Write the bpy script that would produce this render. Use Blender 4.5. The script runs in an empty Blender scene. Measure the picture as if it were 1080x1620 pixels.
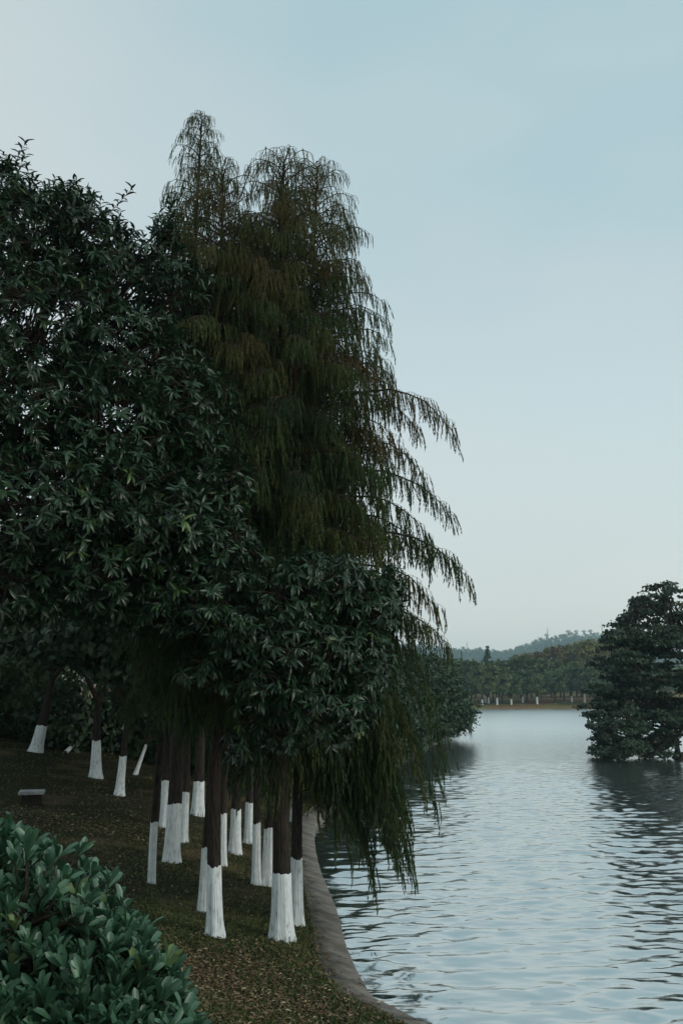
import bpy, math, random
import numpy as np
from mathutils import Vector, Matrix

RNG = np.random.default_rng(11)
random.seed(11)
sc = bpy.context.scene
col = sc.collection
R = math.radians

# ------------------------------------------------------------------ camera
PITCH = math.atan(280 / 1500)
CAMZ = 4.5
cam_d = bpy.data.cameras.new('camera')
cam_d.sensor_fit = 'VERTICAL'
cam_d.sensor_height = 36
cam_d.sensor_width = 24
cam_d.lens = 36 * 1500 / 1620
cam_d.clip_end = 20000
cam = bpy.data.objects.new('camera', cam_d)
cam.location = (0, 0, CAMZ)
cam.rotation_euler = (R(90) + PITCH, 0, 0)
col.objects.link(cam)
sc.camera = cam

# ------------------------------------------------------------------ sky, sun, exposure
SUN_EL, SUN_AZ = 32, 118          # azimuth clockwise from +Y: behind the camera, to the right
w = bpy.data.worlds.new('World')
sc.world = w
w.use_nodes = True
nt = w.node_tree
for n in list(nt.nodes):
    nt.nodes.remove(n)
L = nt.links.new
out = nt.nodes.new('ShaderNodeOutputWorld')
bg = nt.nodes.new('ShaderNodeBackground')
bg.inputs['Strength'].default_value = 0.1
sky = nt.nodes.new('ShaderNodeTexSky')
sky.sky_type = 'NISHITA'
sky.sun_disc = False
sky.sun_elevation = R(SUN_EL)
sky.sun_rotation = R(SUN_AZ)
sky.air_density = 1.0
sky.dust_density = 2.0
sky.ozone_density = 2.0
tc = nt.nodes.new('ShaderNodeTexCoord')
sep = nt.nodes.new('ShaderNodeSeparateXYZ')
L(tc.outputs['Generated'], sep.inputs[0])
ramp = nt.nodes.new('ShaderNodeValToRGB')
cr = ramp.color_ramp
stops = [(0.0, (1.16, 1.08, .95)), (0.07, (.97, .98, .90)), (0.15, (.81, .90, .86)), (0.28, (.70, .84, .86)),
         (0.45, (.52, .71, .765)), (0.75, (.45, .65, .715))]
cr.elements[0].position, cr.elements[0].color = stops[0][0], (*stops[0][1], 1)
cr.elements[1].position, cr.elements[1].color = stops[-1][0], (*stops[-1][1], 1)
for p, c in stops[1:-1]:
    e = cr.elements.new(p)
    e.color = (*c, 1)
L(sep.outputs['Z'], ramp.inputs['Fac'])
mp = nt.nodes.new('ShaderNodeMapping')
mp.inputs['Scale'].default_value = (1.0, 1.0, 2.2)
mp.inputs['Location'].default_value = (0.35, 0.1, 0.2)
L(tc.outputs['Generated'], mp.inputs['Vector'])
nz = nt.nodes.new('ShaderNodeTexNoise')
nz.inputs['Scale'].default_value = 1.6
nz.inputs['Detail'].default_value = 3
L(mp.outputs['Vector'], nz.inputs['Vector'])
cm = nt.nodes.new('ShaderNodeMapRange')
cm.inputs['From Min'].default_value = .38
cm.inputs['From Max'].default_value = .72
cm.inputs['To Max'].default_value = .75
L(nz.outputs['Fac'], cm.inputs['Value'])
mixc = nt.nodes.new('ShaderNodeMix')
mixc.data_type = 'RGBA'
mixc.inputs[7].default_value = (.77, .83, .82, 1)
L(cm.outputs['Result'], mixc.inputs[0])
L(ramp.outputs['Color'], mixc.inputs[6])
ten = nt.nodes.new('ShaderNodeMix')          # overcast veil brought to the sky texture's scale
ten.data_type = 'RGBA'
ten.blend_type = 'MULTIPLY'
ten.inputs[0].default_value = 1
ten.inputs[7].default_value = (9.6, 9.6, 9.6, 1)
dt_ = nt.nodes.new('ShaderNodeVectorMath')
dt_.operation = 'DOT_PRODUCT'
dt_.inputs[1].default_value = Vector((-.62, .62, .48)).normalized()
L(tc.outputs['Generated'], dt_.inputs[0])
bank = nt.nodes.new('ShaderNodeMapRange')
bank.interpolation_type = 'SMOOTHSTEP'
bank.inputs['From Min'].default_value = .78
bank.inputs['From Max'].default_value = 1.0
bank.inputs['To Max'].default_value = .8
L(dt_.outputs['Value'], bank.inputs['Value'])
mixb = nt.nodes.new('ShaderNodeMix')
mixb.data_type = 'RGBA'
mixb.inputs[7].default_value = (.77, .83, .82, 1)
L(bank.outputs['Result'], mixb.inputs[0])
L(mixc.outputs[2], mixb.inputs[6])
L(mixb.outputs[2], ten.inputs[6])
veil = nt.nodes.new('ShaderNodeMix')
veil.data_type = 'RGBA'
veil.inputs[0].default_value = .85
L(sky.outputs['Color'], veil.inputs[6])
L(ten.outputs[2], veil.inputs[7])
L(veil.outputs[2], bg.inputs['Color'])
L(bg.outputs[0], out.inputs['Surface'])

sd = bpy.data.lights.new('sun', 'SUN')
sd.energy = 1.25
sd.angle = R(18)
sd.color = (1, .95, .87)
so = bpy.data.objects.new('sun', sd)
sdir = Vector((math.sin(R(SUN_AZ)) * math.cos(R(SUN_EL)), math.cos(R(SUN_AZ)) * math.cos(R(SUN_EL)), math.sin(R(SUN_EL))))
so.rotation_euler = (-sdir).to_track_quat('-Z', 'Y').to_euler()
so.location = sdir * 50
col.objects.link(so)
vs = sc.view_settings
vs.view_transform = 'Standard'
vs.look = 'None'
vs.exposure = 0
vs.gamma = 1
vs.use_curve_mapping = False
sc.cycles.use_denoising = True
sc.cycles.max_bounces = 7
sc.cycles.diffuse_bounces = 3
sc.cycles.glossy_bounces = 3
sc.cycles.transmission_bounces = 3
sc.cycles.volume_bounces = 2

# ------------------------------------------------------------------ helpers
CP, SP = math.cos(PITCH), math.sin(PITCH)


def ray(px, py):
    a, b = (px - 540) / 1500, (810 - py) / 1500
    return np.array([a, CP - b * SP, SP + b * CP])


def at(px, py, Y):
    d = ray(px, py)
    return np.array([0, 0, CAMZ]) + d * (Y / d[1])


def at_z(px, py, z):
    d = ray(px, py)
    return np.array([0, 0, CAMZ]) + d * ((z - CAMZ) / d[2])


def pxm(Y):
    return Y / 1500.0 * 1.02


def tag(o, label=None, cat=None, group=None, kind=None):
    if label:
        o['label'] = label
    if cat:
        o['category'] = cat
    if group:
        o['group'] = group
    if kind:
        o['kind'] = kind
    return o


def empty(name, loc, label=None, cat=None, group=None, rot=(0, 0, 0)):
    o = bpy.data.objects.new(name, None)
    o.empty_display_size = .3
    o.location = [float(v) for v in loc]
    o.rotation_euler = rot
    col.objects.link(o)
    return tag(o, label, cat, group)


def np_mesh(name, V, F, rnd=None, mat=None, smooth=True):
    V = np.asarray(V, dtype=np.float32)
    F = np.asarray(F, dtype=np.int32)
    me = bpy.data.meshes.new(name)
    k = F.shape[1]
    me.vertices.add(len(V))
    me.vertices.foreach_set('co', V.ravel())
    me.loops.add(F.size)
    me.loops.foreach_set('vertex_index', F.ravel())
    me.polygons.add(len(F))
    me.polygons.foreach_set('loop_start', np.arange(0, F.size, k, dtype=np.int32))
    me.polygons.foreach_set('loop_total', np.full(len(F), k, dtype=np.int32))
    me.polygons.foreach_set('use_smooth', np.full(len(F), smooth))
    if rnd is not None:
        a = me.attributes.new('rnd', 'FLOAT', 'FACE')
        a.data.foreach_set('value', np.asarray(rnd, dtype=np.float32))
    me.update(calc_edges=True)
    me.validate()
    if mat:
        me.materials.append(mat)
    return me


def link(name, me, parent=None, loc=None):
    o = bpy.data.objects.new(name, me)
    col.objects.link(o)
    if parent:
        o.parent = parent
    if loc is not None:
        o.location = [float(v) for v in loc]
    return o


def norm(a):
    return a / (np.linalg.norm(a, axis=-1, keepdims=True) + 1e-9)


def frames(d, n):
    """columns: side, along, normal"""
    d = norm(d)
    s = norm(np.cross(d, n))
    n2 = np.cross(s, d)
    return np.stack([s, d, n2], axis=-1)


def scatter(tv, tf, pos, rot, scale, rnd):
    """tv template verts, tf template tris; pos Mx3, rot Mx3x3, scale M or Mx3"""
    M = len(pos)
    scale = np.asarray(scale)
    if scale.ndim == 1:
        scale = np.repeat(scale[:, None], 3, 1)
    loc = tv[None] * scale[:, None, :]
    V = np.einsum('mij,mvj->mvi', rot, loc) + pos[:, None]
    F = tf[None] + (np.arange(M) * len(tv))[:, None, None]
    return V.reshape(-1, 3), F.reshape(-1, tf.shape[1]), np.repeat(rnd, len(tf))


class Acc:
    """collects vertex / triangle / rnd arrays"""
    def __init__(s):
        s.V, s.F, s.R, s.n = [], [], [], 0

    def add(s, V, F, r):
        s.V.append(np.asarray(V, dtype=np.float32))
        s.F.append(np.asarray(F) + s.n)
        s.R.append(np.asarray(r, dtype=np.float32))
        s.n += len(V)

    def mesh(s, name, mat, smooth=True):
        return np_mesh(name, np.concatenate(s.V), np.concatenate(s.F), np.concatenate(s.R), mat, smooth)

    def tube(s, pts, rad, sides=6, r=.5):
        pts = np.asarray(pts, float)
        n = len(pts)
        rad = np.broadcast_to(np.asarray(rad, float), (n,))
        t = np.gradient(pts, axis=0)
        t = norm(t)
        ref = np.array([0.31, 0.87, 0.2]) if abs(t[0][2]) > .8 else np.array([0., 0., 1.])
        a = norm(np.cross(t, ref))
        b = np.cross(t, a)
        th = np.linspace(0, 2 * math.pi, sides, endpoint=False)
        ring = a[:, None] * np.cos(th)[None, :, None] + b[:, None] * np.sin(th)[None, :, None]
        V = pts[:, None] + ring * rad[:, None, None]
        V = V.reshape(-1, 3)
        i = np.arange(n - 1)[:, None] * sides
        j = np.arange(sides)[None]
        j2 = (j + 1) % sides
        q = np.stack([i + j, i + j2, i + sides + j2, i + sides + j], -1).reshape(-1, 4)
        F = np.concatenate([q[:, [0, 1, 2]], q[:, [0, 2, 3]]])
        F = F[:, ::-1]
        s.add(V, F, np.full(len(F), r))


# ------------------------------------------------------------------ materials
def new_mat(name):
    m = bpy.data.materials.new(name)
    m.use_nodes = True
    t = m.node_tree
    for n in list(t.nodes):
        t.nodes.remove(n)
    o = t.nodes.new('ShaderNodeOutputMaterial')
    return m, t, o


def leaf_mat(name, cols, rough=.42, trans=.25, spec=.5):
    """cols: list of (position, rgb) over the per-leaf attribute rnd"""
    m, t, o = new_mat(name)
    at_ = t.nodes.new('ShaderNodeAttribute')
    at_.attribute_name = 'rnd'
    rp = t.nodes.new('ShaderNodeValToRGB')
    e = rp.color_ramp.elements
    e[0].position, e[0].color = cols[0][0], (*cols[0][1], 1)
    e[1].position, e[1].color = cols[-1][0], (*cols[-1][1], 1)
    for p, c in cols[1:-1]:
        x = e.new(p)
        x.color = (*c, 1)
    t.links.new(at_.outputs['Fac'], rp.inputs['Fac'])
    b = t.nodes.new('ShaderNodeBsdfPrincipled')
    b.inputs['Roughness'].default_value = rough
    b.inputs['Specular IOR Level'].default_value = spec
    t.links.new(rp.outputs['Color'], b.inputs['Base Color'])
    tr = t.nodes.new('ShaderNodeBsdfTranslucent')
    t.links.new(rp.outputs['Color'], tr.inputs['Color'])
    mx = t.nodes.new('ShaderNodeMixShader')
    mx.inputs[0].default_value = trans
    t.links.new(b.outputs[0], mx.inputs[1])
    t.links.new(tr.outputs[0], mx.inputs[2])
    t.links.new(mx.outputs[0], o.inputs['Surface'])
    return m


def noise_mat(name, c1, c2, scale=(6, 6, 1.2), nscale=6, rough=.9, bump=.5, dist=.02, detail=6, lo=.35, hi=.65):
    m, t, o = new_mat(name)
    tcn = t.nodes.new('ShaderNodeTexCoord')
    mpn = t.nodes.new('ShaderNodeMapping')
    mpn.inputs['Scale'].default_value = scale
    t.links.new(tcn.outputs['Object'], mpn.inputs['Vector'])
    n = t.nodes.new('ShaderNodeTexNoise')
    n.inputs['Scale'].default_value = nscale
    n.inputs['Detail'].default_value = detail
    t.links.new(mpn.outputs['Vector'], n.inputs['Vector'])
    rp = t.nodes.new('ShaderNodeValToRGB')
    e = rp.color_ramp.elements
    e[0].position, e[0].color = lo, (*c1, 1)
    e[1].position, e[1].color = hi, (*c2, 1)
    t.links.new(n.outputs['Fac'], rp.inputs['Fac'])
    b = t.nodes.new('ShaderNodeBsdfPrincipled')
    b.inputs['Roughness'].default_value = rough
    b.inputs['Specular IOR Level'].default_value = .25
    t.links.new(rp.outputs['Color'], b.inputs['Base Color'])
    bp = t.nodes.new('ShaderNodeBump')
    bp.inputs['Strength'].default_value = bump
    bp.inputs['Distance'].default_value = dist
    t.links.new(n.outputs['Fac'], bp.inputs['Height'])
    t.links.new(bp.outputs['Normal'], b.inputs['Normal'])
    t.links.new(b.outputs[0], o.inputs['Surface'])
    return m


M = {}
M['bark'] = noise_mat('bark', (.012, .0095, .0075), (.044, .034, .027), (9, 9, 1.3), 4, .95, .9, .03)
M['white'] = noise_mat('whitewash', (.36, .37, .35), (.74, .78, .77), (9, 9, 1.1), 5, .9, .6, .012, 8, lo=.27, hi=.46)
m, t, o = new_mat('whitewash')
tcn = t.nodes.new('ShaderNodeTexCoord')
ns_ = []
for sc_, ns0, dt in (((16, 16, .55), 3.0, 6), ((3, 3, 2.2), 3.0, 5), ((30, 30, 9), 3.0, 3)):
    mpn = t.nodes.new('ShaderNodeMapping')
    mpn.inputs['Scale'].default_value = sc_
    t.links.new(tcn.outputs['Object'], mpn.inputs['Vector'])
    n = t.nodes.new('ShaderNodeTexNoise')
    n.inputs['Scale'].default_value = ns0
    n.inputs['Detail'].default_value = dt
    t.links.new(mpn.outputs['Vector'], n.inputs['Vector'])
    ns_.append(n)
av = t.nodes.new('ShaderNodeMath')
av.operation = 'MULTIPLY_ADD'
av.inputs[1].default_value = .6
t.links.new(ns_[0].outputs['Fac'], av.inputs[0])
hf = t.nodes.new('ShaderNodeMath')
hf.operation = 'MULTIPLY'
hf.inputs[1].default_value = .4
t.links.new(ns_[1].outputs['Fac'], hf.inputs[0])
t.links.new(hf.outputs[0], av.inputs[2])
rp = t.nodes.new('ShaderNodeValToRGB')
e = rp.color_ramp.elements
e[0].position, e[0].color = .33, (.22, .22, .20, 1)
e[1].position, e[1].color = .62, (.80, .85, .85, 1)
x = e.new(.44)
x.color = (.62, .66, .65, 1)
t.links.new(av.outputs[0], rp.inputs['Fac'])
b = t.nodes.new('ShaderNodeBsdfPrincipled')
b.inputs['Roughness'].default_value = .9
b.inputs['Specular IOR Level'].default_value = .2
t.links.new(rp.outputs['Color'], b.inputs['Base Color'])
bp = t.nodes.new('ShaderNodeBump')
bp.inputs['Strength'].default_value = .9
bp.inputs['Distance'].default_value = .03
t.links.new(ns_[0].outputs['Fac'], bp.inputs['Height'])
t.links.new(bp.outputs['Normal'], b.inputs['Normal'])
t.links.new(b.outputs[0], o.inputs['Surface'])
M['white'] = m
M['twig'] = noise_mat('twig_bark', (.022, .016, .012), (.06, .045, .034), (6, 6, 6), 5, .95, .3)
M['broad'] = leaf_mat('broad_leaf', [(0, (.008, .022, .009)), (.45, (.016, .044, .018)), (.80, (.032, .075, .027)),
                                     (.93, (.05, .095, .03)), (.99, (.12, .17, .045))], .34, .18, .45)
M['shrub'] = leaf_mat('shrub_leaf', [(0, (.028, .08, .044)), (.5, (.06, .145, .08)), (.85, (.12, .22, .125)),
                                     (.98, (.15, .23, .085))], .42, .2, .7)
M['cyp'] = leaf_mat('cypress_needles', [(0, (.016, .034, .012)), (.40, (.034, .060, .018)), (.68, (.066, .074, .020)),
                                        (.86, (.078, .066, .022)), (1, (.088, .050, .020))], .7, .35, .2)
M['dark'] = leaf_mat('dark_leaf', [(0, (.014, .030, .016)), (.5, (.028, .056, .026)), (1, (.055, .095, .038))], .5, .2, .35)
M['rightleaf'] = leaf_mat('lakeside_leaf', [(0, (.020, .040, .024)), (.5, (.034, .064, .036)), (.9, (.055, .09, .048)),
                                            (1, (.12, .12, .06))], .5, .2, .35)
M['olive'] = leaf_mat('olive_leaf', [(0, (.07, .08, .025)), (.5, (.15, .15, .05)), (1, (.24, .21, .075))], .6, .25, .25)
M['rust'] = leaf_mat('rust_leaf', [(0, (.08, .050, .028)), (.5, (.15, .085, .042)), (1, (.18, .14, .055))], .6, .25, .25)
M['green'] = leaf_mat('fresh_leaf', [(0, (.028, .050, .020)), (.5, (.056, .092, .034)), (1, (.11, .14, .048))], .55, .25, .3)
M['fresh'] = leaf_mat('pale_green_leaf', [(0, (.040, .060, .022)), (.5, (.085, .115, .038)), (1, (.15, .165, .055))], .55, .25, .3)  # paler green foliage for the spreading far-shore trees
M['hillwood'] = leaf_mat('hill_leaf', [(0, (.018, .040, .022)), (.5, (.03, .06, .032)), (1, (.05, .08, .04))], .7, .2, .2)
M['grass'] = leaf_mat('grass_blade', [(0, (.035, .052, .016)), (.5, (.075, .098, .030)), (.8, (.12, .13, .042)),
                                      (1, (.22, .18, .085))], .6, .2, .3)
M['litter'] = leaf_mat('dead_leaf', [(0, (.07, .04, .022)), (.5, (.16, .10, .055)), (.85, (.34, .25, .15)),
                                     (1, (.50, .44, .32))], .7, .1, .3)
M['stone'] = noise_mat('kerb_concrete', (.06, .053, .043), (.21, .19, .165), (1.3, 1.3, 1.6), 2.4, .85, .5, .03, 9, .3, .72)
M['slab'] = noise_mat('slab_stone', (.22, .22, .21), (.36, .36, .34), (2, 2, 2), 4, .8, .3)
M['steel'] = noise_mat('mast_steel', (.20, .20, .20), (.30, .30, .30), (1, 1, 1), 2, .6, .1)
M['timber'] = noise_mat('wet_timber', (.05, .04, .03), (.11, .09, .07), (3, 3, 3), 4, .8, .3)
M['paleboard'] = noise_mat('pale_board', (.45, .44, .40), (.62, .61, .57), (3, 3, 3), 4, .8, .2)

# ground material: dark soil, thin grass, tan patches
m, t, o = new_mat('turf')
tcn = t.nodes.new('ShaderNodeTexCoord')


def gnoise(scale, detail, vec=None):
    n = t.nodes.new('ShaderNodeTexNoise')
    n.inputs['Scale'].default_value = scale
    n.inputs['Detail'].default_value = detail
    t.links.new(vec or tcn.outputs['Object'], n.inputs['Vector'])
    return n


def gramp(src, stops_):
    rp_ = t.nodes.new('ShaderNodeValToRGB')
    e_ = rp_.color_ramp.elements
    e_[0].position, e_[0].color = stops_[0][0], (*stops_[0][1], 1)
    e_[1].position, e_[1].color = stops_[-1][0], (*stops_[-1][1], 1)
    for p_, c_ in stops_[1:-1]:
        x_ = e_.new(p_)
        x_.color = (*c_, 1)
    t.links.new(src, rp_.inputs['Fac'])
    return rp_


n1 = gnoise(9, 8)
n2 = gnoise(.55, 4)
n3 = gnoise(40, 4)
r1 = gramp(n1.outputs['Fac'], [(.3, (.014, .012, .006)), (.5, (.026, .024, .010)), (.7, (.045, .040, .018))])
r2 = gramp(n2.outputs['Fac'], [(.52, (0, 0, 0)), (.68, (1, 1, 1))])
r3 = gramp(n3.outputs['Fac'], [(.3, (.06, .042, .022)), (.7, (.15, .105, .06))])
mx = t.nodes.new('ShaderNodeMix')
mx.data_type = 'RGBA'
t.links.new(r2.outputs['Color'], mx.inputs[0])
t.links.new(r1.outputs['Color'], mx.inputs[6])
t.links.new(r3.outputs['Color'], mx.inputs[7])
b = t.nodes.new('ShaderNodeBsdfPrincipled')
b.inputs['Roughness'].default_value = .95
b.inputs['Specular IOR Level'].default_value = .1
sx_ = t.nodes.new('ShaderNodeSeparateXYZ')
t.links.new(tcn.outputs['Object'], sx_.inputs[0])
fr = t.nodes.new('ShaderNodeMapRange')
fr.inputs['From Min'].default_value = 190
fr.inputs['From Max'].default_value = 205
t.links.new(sx_.outputs['Y'], fr.inputs['Value'])
n4 = gnoise(.09, 3)
r4 = gramp(n4.outputs['Fac'], [(.42, (.17, .085, .045)), (.56, (.14, .12, .040))])
mf = t.nodes.new('ShaderNodeMix')
mf.data_type = 'RGBA'
t.links.new(fr.outputs['Result'], mf.inputs[0])
t.links.new(mx.outputs[2], mf.inputs[6])
t.links.new(r4.outputs['Color'], mf.inputs[7])
t.links.new(mf.outputs[2], b.inputs['Base Color'])
bp = t.nodes.new('ShaderNodeBump')
bp.inputs['Strength'].default_value = .8
bp.inputs['Distance'].default_value = .04
t.links.new(n3.outputs['Fac'], bp.inputs['Height'])
t.links.new(bp.outputs['Normal'], b.inputs['Normal'])
t.links.new(b.outputs[0], o.inputs['Surface'])
M['turf'] = m

# water
m, t, o = new_mat('lake_water')
tcn = t.nodes.new('ShaderNodeTexCoord')
b = t.nodes.new('ShaderNodeBsdfPrincipled')
b.inputs['Base Color'].default_value = (.040, .055, .050, 1)
b.inputs['Roughness'].default_value = .04
b.inputs['IOR'].default_value = 1.45
hs = []
for sx, sy, scl, wgt, dt in ((.55, 1.25, 1.0, .5, 2), (.45, 1.5, 2.1, .34, 2), (.6, 1.35, 5.0, .13, 3)):
    mpn = t.nodes.new('ShaderNodeMapping')
    mpn.inputs['Scale'].default_value = (sx, sy, 1)
    mpn.inputs['Rotation'].default_value = (0, 0, R(random.uniform(-12, 12)))
    t.links.new(tcn.outputs['Object'], mpn.inputs['Vector'])
    n = t.nodes.new('ShaderNodeTexNoise')
    n.inputs['Scale'].default_value = scl
    n.inputs['Detail'].default_value = dt
    n.inputs['Distortion'].default_value = .4
    t.links.new(mpn.outputs['Vector'], n.inputs['Vector'])
    mu = t.nodes.new('ShaderNodeMath')
    mu.operation = 'MULTIPLY'
    mu.inputs[1].default_value = wgt
    t.links.new(n.outputs['Fac'], mu.inputs[0])
    hs.append(mu)
a1 = t.nodes.new('ShaderNodeMath')
a2 = t.nodes.new('ShaderNodeMath')
t.links.new(hs[0].outputs[0], a1.inputs[0])
t.links.new(hs[1].outputs[0], a1.inputs[1])
t.links.new(a1.outputs[0], a2.inputs[0])
t.links.new(hs[2].outputs[0], a2.inputs[1])
bp = t.nodes.new('ShaderNodeBump')
bp.inputs['Strength'].default_value = .8
bp.inputs['Distance'].default_value = .05
t.links.new(a2.outputs[0], bp.inputs['Height'])
t.links.new(bp.outputs['Normal'], b.inputs['Normal'])
# ripples too fine to model ruffle the open water beyond the sheltered near end
sx_ = t.nodes.new('ShaderNodeSeparateXYZ')
t.links.new(tcn.outputs['Object'], sx_.inputs[0])
mr = t.nodes.new('ShaderNodeMapRange')
mr.inputs['From Min'].default_value = 35
mr.inputs['From Max'].default_value = 110
mr.inputs['To Min'].default_value = .10
mr.inputs['To Max'].default_value = .28
t.links.new(sx_.outputs['Y'], mr.inputs['Value'])
t.links.new(mr.outputs['Result'], b.inputs['Roughness'])
gl = t.nodes.new('ShaderNodeBsdfGlossy')
gl.inputs['Color'].default_value = (.95, .98, .98, 1)
t.links.new(mr.outputs['Result'], gl.inputs['Roughness'])
t.links.new(bp.outputs['Normal'], gl.inputs['Normal'])
ms = t.nodes.new('ShaderNodeMixShader')
mr2 = t.nodes.new('ShaderNodeMapRange')
mr2.inputs['From Min'].default_value = .10
mr2.inputs['From Max'].default_value = .28
mr2.inputs['To Min'].default_value = .64
mr2.inputs['To Max'].default_value = .9
t.links.new(mr.outputs['Result'], mr2.inputs['Value'])
t.links.new(mr2.outputs['Result'], ms.inputs[0])
t.links.new(b.outputs[0], ms.inputs[1])
t.links.new(gl.outputs[0], ms.inputs[2])
t.links.new(ms.outputs[0], o.inputs['Surface'])
M['water'] = m

# ------------------------------------------------------------------ terrain
shore_px = [(629, 1618), (589, 1592), (552, 1517), (535, 1454), (510, 1391), (499, 1345), (500, 1316)]
near = [tuple(at_z(px, py, 0.0)[:2]) for px, py in shore_px]
left_shore = [(6.0, -30), (5.6, 0), (4.2, 7), (2.6, 11)] + near + \
    [(-.4, 36), (.4, 44), (2.2, 54), (4.6, 66), (7.6, 80), (10.2, 93), (12.0, 104), (12.6, 111), (11, 118), (5, 128), (-2, 145), (-6, 175), (2, 205), (14, 217)]
far_shore = [(31, 222), (45, 223), (60, 221), (75, 218), (95, 205)]
right_shore = [(100, 170), (85, 120), (58, 86), (38, 73), (27, 68), (22.5, 66), (21, 64.5), (22, 62.5), (26, 61), (40, 50), (52, 25), (58, -30)]


def smooth_line(pts, n=5):
    pts = np.array(pts, float)
    P = np.vstack([2 * pts[0] - pts[1], pts, 2 * pts[-1] - pts[-2]])
    out_ = []
    for i in range(1, len(P) - 2):
        p0, p1, p2, p3 = P[i - 1], P[i], P[i + 1], P[i + 2]
        for k in range(n):
            u = k / n
            out_.append(.5 * ((2 * p1) + (-p0 + p2) * u + (2 * p0 - 5 * p1 + 4 * p2 - p3) * u * u + (-p0 + 3 * p1 - 3 * p2 + p3) * u ** 3))
    out_.append(pts[-1])
    return np.array(out_)


shoreL = smooth_line(left_shore, 4)
POLY = np.vstack([shoreL, smooth_line(far_shore, 3), smooth_line(right_shore, 3)])


def sdist(X, Y):
    """distance from the water's edge, positive on land"""
    P = np.stack([np.ravel(X), np.ravel(Y)], -1).astype(float)
    A, B = POLY, np.roll(POLY, -1, 0)
    best = np.full(len(P), 1e18)
    inside = np.zeros(len(P), bool)
    for a_, b_ in zip(A, B):
        ab = b_ - a_
        u = np.clip(((P - a_) @ ab) / (ab @ ab + 1e-12), 0, 1)
        d2 = ((P - a_ - u[:, None] * ab) ** 2).sum(1)
        best = np.minimum(best, d2)
        cond = (a_[1] > P[:, 1]) != (b_[1] > P[:, 1])
        xin = (b_[0] - a_[0]) * (P[:, 1] - a_[1]) / (b_[1] - a_[1] + 1e-12) + a_[0]
        inside ^= cond & (P[:, 0] < xin)
    d = np.sqrt(best)
    return np.where(inside, -d, d).reshape(np.shape(X))


def sstep(a, b_, x):
    u = np.clip((x - a) / (b_ - a), 0, 1)
    return u * u * (3 - 2 * u)


def T(X, Y):
    X, Y = np.asarray(X, float), np.asarray(Y, float)
    s = sdist(X, Y)
    z = -1.2 + 1.5 * sstep(-.02, .42, s)
    rise = np.minimum(.135 * np.maximum(s - .42, 0), 1.9 + .012 * np.maximum(s - 14, 0))
    z = z + rise * sstep(.3, .6, s)
    emb = sstep(9.5, 3.2, Y) * np.maximum(2.75 - z, 0) * sstep(.3, 3.0, s)
    z = z + emb
    z = z + (.05 * np.sin(X * .9 + 1) * np.sin(Y * .7) + .03 * np.sin(X * 2.3) * np.sin(Y * 1.9 + 2)) * sstep(.6, 3, s)
    return z


def ground_hit(px, py):
    d = ray(px, py)
    ts = np.linspace(3, 130, 2600)
    P = np.array([0, 0, CAMZ])[None] + d[None] * ts[:, None]
    g = T(P[:, 0], P[:, 1])
    i = int(np.argmax(P[:, 2] < g))
    p = P[i]
    return np.array([p[0], p[1], g[i]])


def axis_lines(parts):
    out_ = []
    for a_, b_, st in parts:
        out_ += list(np.arange(a_, b_, st))
    out_.append(parts[-1][1])
    return np.array(out_)


gx = axis_lines([(-3200, -300, 290), (-300, -60, 12), (-60, -14, 2), (-14, -4, .4), (-4, 3.2, .11), (3.2, 30, .9), (30, 110, 3), (110, 300, 14), (300, 3200, 290)])
gy = axis_lines([(-60, 2, 4), (2, 12, .4), (12, 33, .16), (33, 130, 1.1), (130, 215, 4), (215, 236, .7), (236, 320, 6), (320, 3120, 280)])
GX, GY = np.meshgrid(gx, gy)
GZ = T(GX, GY)
V = np.stack([GX, GY, GZ], -1).reshape(-1, 3)
nx = len(gx)
ii, jj = np.meshgrid(np.arange(len(gy) - 1), np.arange(nx - 1), indexing='ij')
q = (ii * nx + jj).ravel()
F = np.stack([q, q + 1, q + nx + 1, q + nx], -1)
g = link('ground', np_mesh('ground', V, F, None, M['turf']))
tag(g, 'dark grassy lake bank rising to the left under the trees', 'ground', kind='structure')

# water sheet
wx = axis_lines([(-25, -3, 2), (-3, 20, .11), (20, 46, .2), (46, 140, 6)])
wy = axis_lines([(-40, 10, 5), (10, 22, .05), (22, 34, .08), (34, 52, .13), (52, 76, .22), (76, 236, 8)])
WX, WY = np.meshgrid(wx, wy)
WZ = np.zeros_like(WX)
rwv = np.random.default_rng(77)
for k in range(46):
    lam = .18 * (5.5 ** rwv.random())
    th = R(100) + rwv.normal() * .75
    kx, ky = math.cos(th) * 2 * math.pi / lam, math.sin(th) * 2 * math.pi / lam
    amp = .036 * lam / (2 * math.pi) * (1.3 if lam < 1 else .8)
    group = .6 + .4 * np.sin(WX * rwv.normal() * .5 + WY * rwv.normal() * .5 + rwv.random() * 6)
    WZ += amp * group * np.sin(kx * WX + ky * WY + rwv.random() * 6.28)
WZ *= (1 - sstep(42, 75, WY)) * (WY < 76) * (WY > 9) * (WX > -3) * (WX < 46)
V = np.stack([WX, WY, WZ], -1).reshape(-1, 3)
nx = len(wx)
ii, jj = np.meshgrid(np.arange(len(wy) - 1), np.arange(nx - 1), indexing='ij')
q = (ii * nx + jj).ravel()
wo = link('lake_water', np_mesh('lake_water', V, np.stack([q, q + 1, q + nx + 1, q + nx], -1), None, M['water']))
tag(wo, 'rippled pale blue lake reflecting the sky', 'water', kind='structure')

# ------------------------------------------------------------------ kerb along the near shore
kerb = empty('kerb', (0, 0, 0))
tag(kerb, 'weathered concrete kerb edging the lake bank', 'kerb', kind='structure')
seg = np.vstack([shoreL])
dl = np.r_[0, np.cumsum(np.linalg.norm(np.diff(seg, axis=0), axis=1))]


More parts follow.
